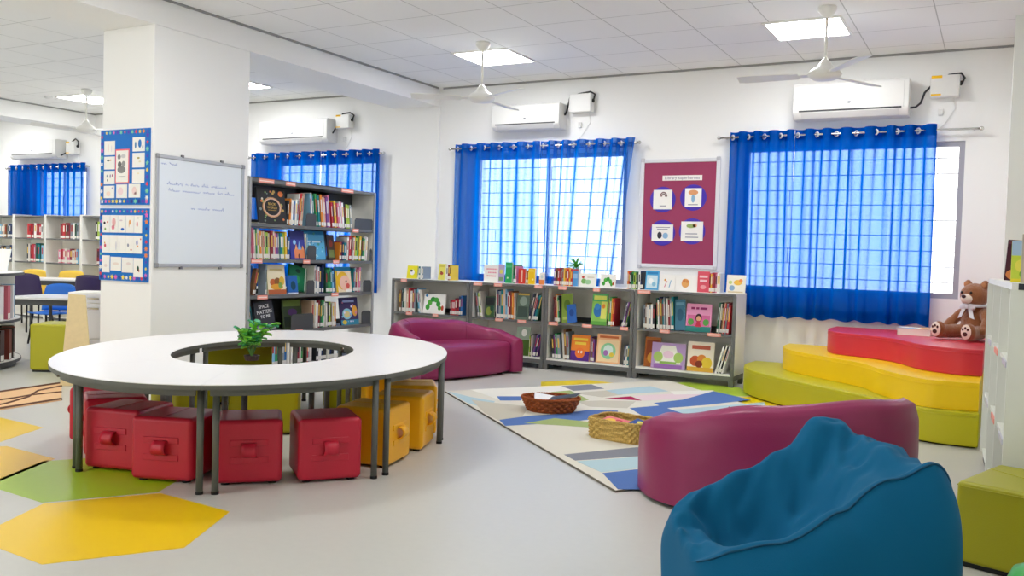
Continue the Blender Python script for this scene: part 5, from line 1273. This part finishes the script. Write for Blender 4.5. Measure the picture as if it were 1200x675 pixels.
frun('of the brown set, fourth far shelf unit', -12.1, -11.8, .911, .25, ['maroon', 'brown', 'cream', 'red'])
def study_table(loc, rz, w, d, h, label):
    t = thing('study_table', label, 'table', loc, rz, 'white tables of the far reading area')
    MB().prism([(-w / 2, -d / 2), (w / 2, -d / 2), (w * .38, d / 2), (-w * .38, d / 2)], h - .025, h).build('tabletop', mat('#ecebe9', .3), t, bevel=.004, seg=1)
    MB().prism([(-w / 2 + .03, -d / 2 + .03), (w / 2 - .03, -d / 2 + .03), (w * .36, d / 2 - .03), (-w * .36, d / 2 - .03)], h - .09, h - .025).build('apron', mat('#4c4d4e', .5), t)
    for x, y in ((-w * .44, -d * .4), (w * .44, -d * .4), (w * .33, d * .4), (-w * .33, d * .4)):
        MB().cyl((x, y, 0), (x, y, h - .025), .019, 10).build('leg', mat('#4c4d4e', .5), t, smooth=True)
study_table((-9.25, 6.65, 0), .55, 1.5, .72, .62, 'white study table beside the blue chair, seen past the pillar')
study_table((-11.9, 8.05, 0), .55, 1.2, .6, .72, 'white study table before the far shelves, between yellow and purple chairs')
def chair(loc, rz, colour, label, s=1.0):
    t = thing('chair', label, 'chair', loc, rz, 'plastic shell chairs of the far reading area')
    M = mat(colour, .4)
    def seat(u, v):
        return ((u - .5) * .40 * (1 - .1 * v), -.20 + .40 * v, .42 * s + .02 * (abs(u - .5) * 2) ** 2 - .015 * math.sin(PI * v))
    o = MB().grid(seat, 10, 8).build('seat', M, t, smooth=True); o.modifiers.new('thick', 'SOLIDIFY').thickness = .012
    def back(u, v):
        w = .42 * (1 - .15 * v ** 3)
        return ((u - .5) * w, .19 + .05 * v - .05 * (abs(u - .5) * 2) ** 2, .44 * s + .38 * s * v - .03 * (abs(u - .5) * 2) ** 3 * v)
    o = MB().grid(back, 12, 8).build('backrest', M, t, smooth=True); o.modifiers.new('thick', 'SOLIDIFY').thickness = .012
    for sx in (-1, 1):
        MB().tube([(sx * .16, -.15, .42 * s), (sx * .19, -.2, 0)], .012, 8).build('leg', BLACK, t, smooth=True)
        MB().tube([(sx * .16, .15, .42 * s), (sx * .19, .22, 0)], .012, 8).build('leg', BLACK, t, smooth=True)
chair((-11.3, 7.38, 0), .5 + PI, '#3a2c56', 'dark purple chair behind the round shelf, its back turned to the viewer', 1.0)
chair((-10.58, 7.80, 0), .5 + PI, '#3a2c56', 'dark purple chair half hidden by the pillar, its back turned to the viewer', 1.0)
chair((-12.7, 8.2, 0), .5, '#f0c94a', 'yellow chair behind the far table, above the first purple chair', 1.0)
chair((-12.15, 8.44, 0), .5, '#f0c94a', 'yellow chair behind the far table, nearer the pillar', 1.0)
chair((-10.20, 6.92, 0), .5, '#1f6fd0', 'bright blue chair tucked at the white study table', .88)
# round end shelf
rs = thing('round_shelf', 'white curved display shelf cut by the picture edge, holding magazines', 'bookshelf', (-9.25, 4.70, 0), 0)
def arc(r0, r1, a0, a1, n=24):
    o = [(r1 * math.cos(a0 + (a1 - a0) * i / n), r1 * math.sin(a0 + (a1 - a0) * i / n)) for i in range(n + 1)]
    return o + [(r0 * math.cos(a1 + (a0 - a1) * i / n), r0 * math.sin(a1 + (a0 - a1) * i / n)) for i in range(n + 1)]
A0, A1 = math.radians(-50), math.radians(78)
for z in (.05, .45): 
    s = MB().prism(arc(.68, 1.02, A0, A1), z - .0, z + .02).build('shelf', WHITE, rs)
    MB().prism(arc(1.021, 1.026, A0, A1), z - .004, z + .022).build('edge_band', DGREY, s)
s = MB().prism(arc(.66, 1.04, A0, A1), .905, .93).build('top_board', WHITE, rs)
MB().prism(arc(1.041, 1.046, A0, A1), .903, .928).build('edge_band', DGREY, s)
MB().prism(arc(.68, .70, A0, A1), .07, .905).build('back_panel', WHITE, rs)
MB().prism(arc(.72, .98, A0, A1), 0, .05).build('plinth', DGREY, rs)
for a in (A0, math.radians(14), A1 - .03): MB().prism(arc(.70, 1.015, a, a + .03, 2), .07, .905).build('upright_panel', WHITE, rs)
gm = 'magazines on the curved shelf'
for i, (a, z, c, l) in enumerate(((21, .47, '#4a8fc8', 'blue'), (30, .47, '#e8e4ea', 'white'), (39, .47, '#c86a7a', 'pink'), (48, .47, '#e4e8ee', 'pale grey'), (57, .47, '#3f8fc0', 'bright blue'), (66, .47, '#dfe8f0', 'pale blue'),
                         (20, .07, '#3a3436', 'black'), (31, .07, '#5a4a48', 'brown'), (42, .07, '#7a3a34', 'rusty'), (51, .07, '#4a4442', 'charcoal'), (60, .07, '#8a4a3c', 'red brown'), (68, .07, '#33302f', 'dark'))):
    q = math.radians(a)
    o = MB().box(-.08, .035, -.035, .035, 0, .33 if z > .1 else .30, 0).box(-.075, .0352, -.03, .03, .005, .06, 1).build('magazine', [paper(c), PAPER])
    o.location = (-9.25 + .93 * math.cos(q), 4.70 + .93 * math.sin(q), z + .0005); o.rotation_euler = (0, 0, q)
    tag(o, '%s magazine spine standing on the %s board of the curved shelf' % (l, 'upper' if z > .1 else 'lower'), 'magazine', gm)
ms = thing('magazine_stand', 'open white booklet propped on top of the curved shelf at the picture edge', 'booklet', (-8.92, 5.45, .93), .5, rx=-.35)
MB().box(-.09, .09, 0, .006, 0.003, .24).build('cover', paper('#dfe6ea'), ms)
MB().box(-.085, .085, -.002, 0, .008, .235).build('page', PAPER, ms)
# plywood panel and white drawer cupboard beside the pillar
bd = thing('wooden_panel', 'tapered beige plywood board standing beside the pillar, behind the table', 'board', (-6.985, 4.975, 0), .72)
pts = [(-.135, 0), (.125, 0), (.06, .79), (-.075, .80)]
mb = MB(); mb.add([(x, -.012, z) for x, z in pts] + [(x, .012, z) for x, z in pts], [(0, 1, 2, 3), (7, 6, 5, 4), (0, 4, 5, 1), (1, 5, 6, 2), (2, 6, 7, 3), (3, 7, 4, 0)])
mb.build('panel', mat('#e6d2a4', .55, .05, 30, .3, vary=.08), bd, bevel=.003, seg=1)
MB().box(-.1, .1, .012, .16, 0, .03).build('foot', mat('#dcbfb4', .6), bd)
cu = thing('drawer_cupboard', 'white drawer cupboard squeezed between plywood board and pillar', 'cupboard', (-7.20, 5.36, 0), .6)
MB().box(-.22, .22, -.18, .2, .03, .80).build('body', WHITE, cu)
for z0, z1 in ((.05, .38), (.39, .70), (.71, .79)):
    dr = MB().box(-.21, .21, -.196, -.18, z0, z1).build('drawer', mat('#e9e9ee', .4), cu, bevel=.003, seg=1)
    MB().box(-.05, .05, -.205, -.196, z1 - .05, z1 - .035).build('handle', STEEL, dr)
MB().box(-.2, .2, -.16, .18, 0, .03).build('plinth', DGREY, cu)
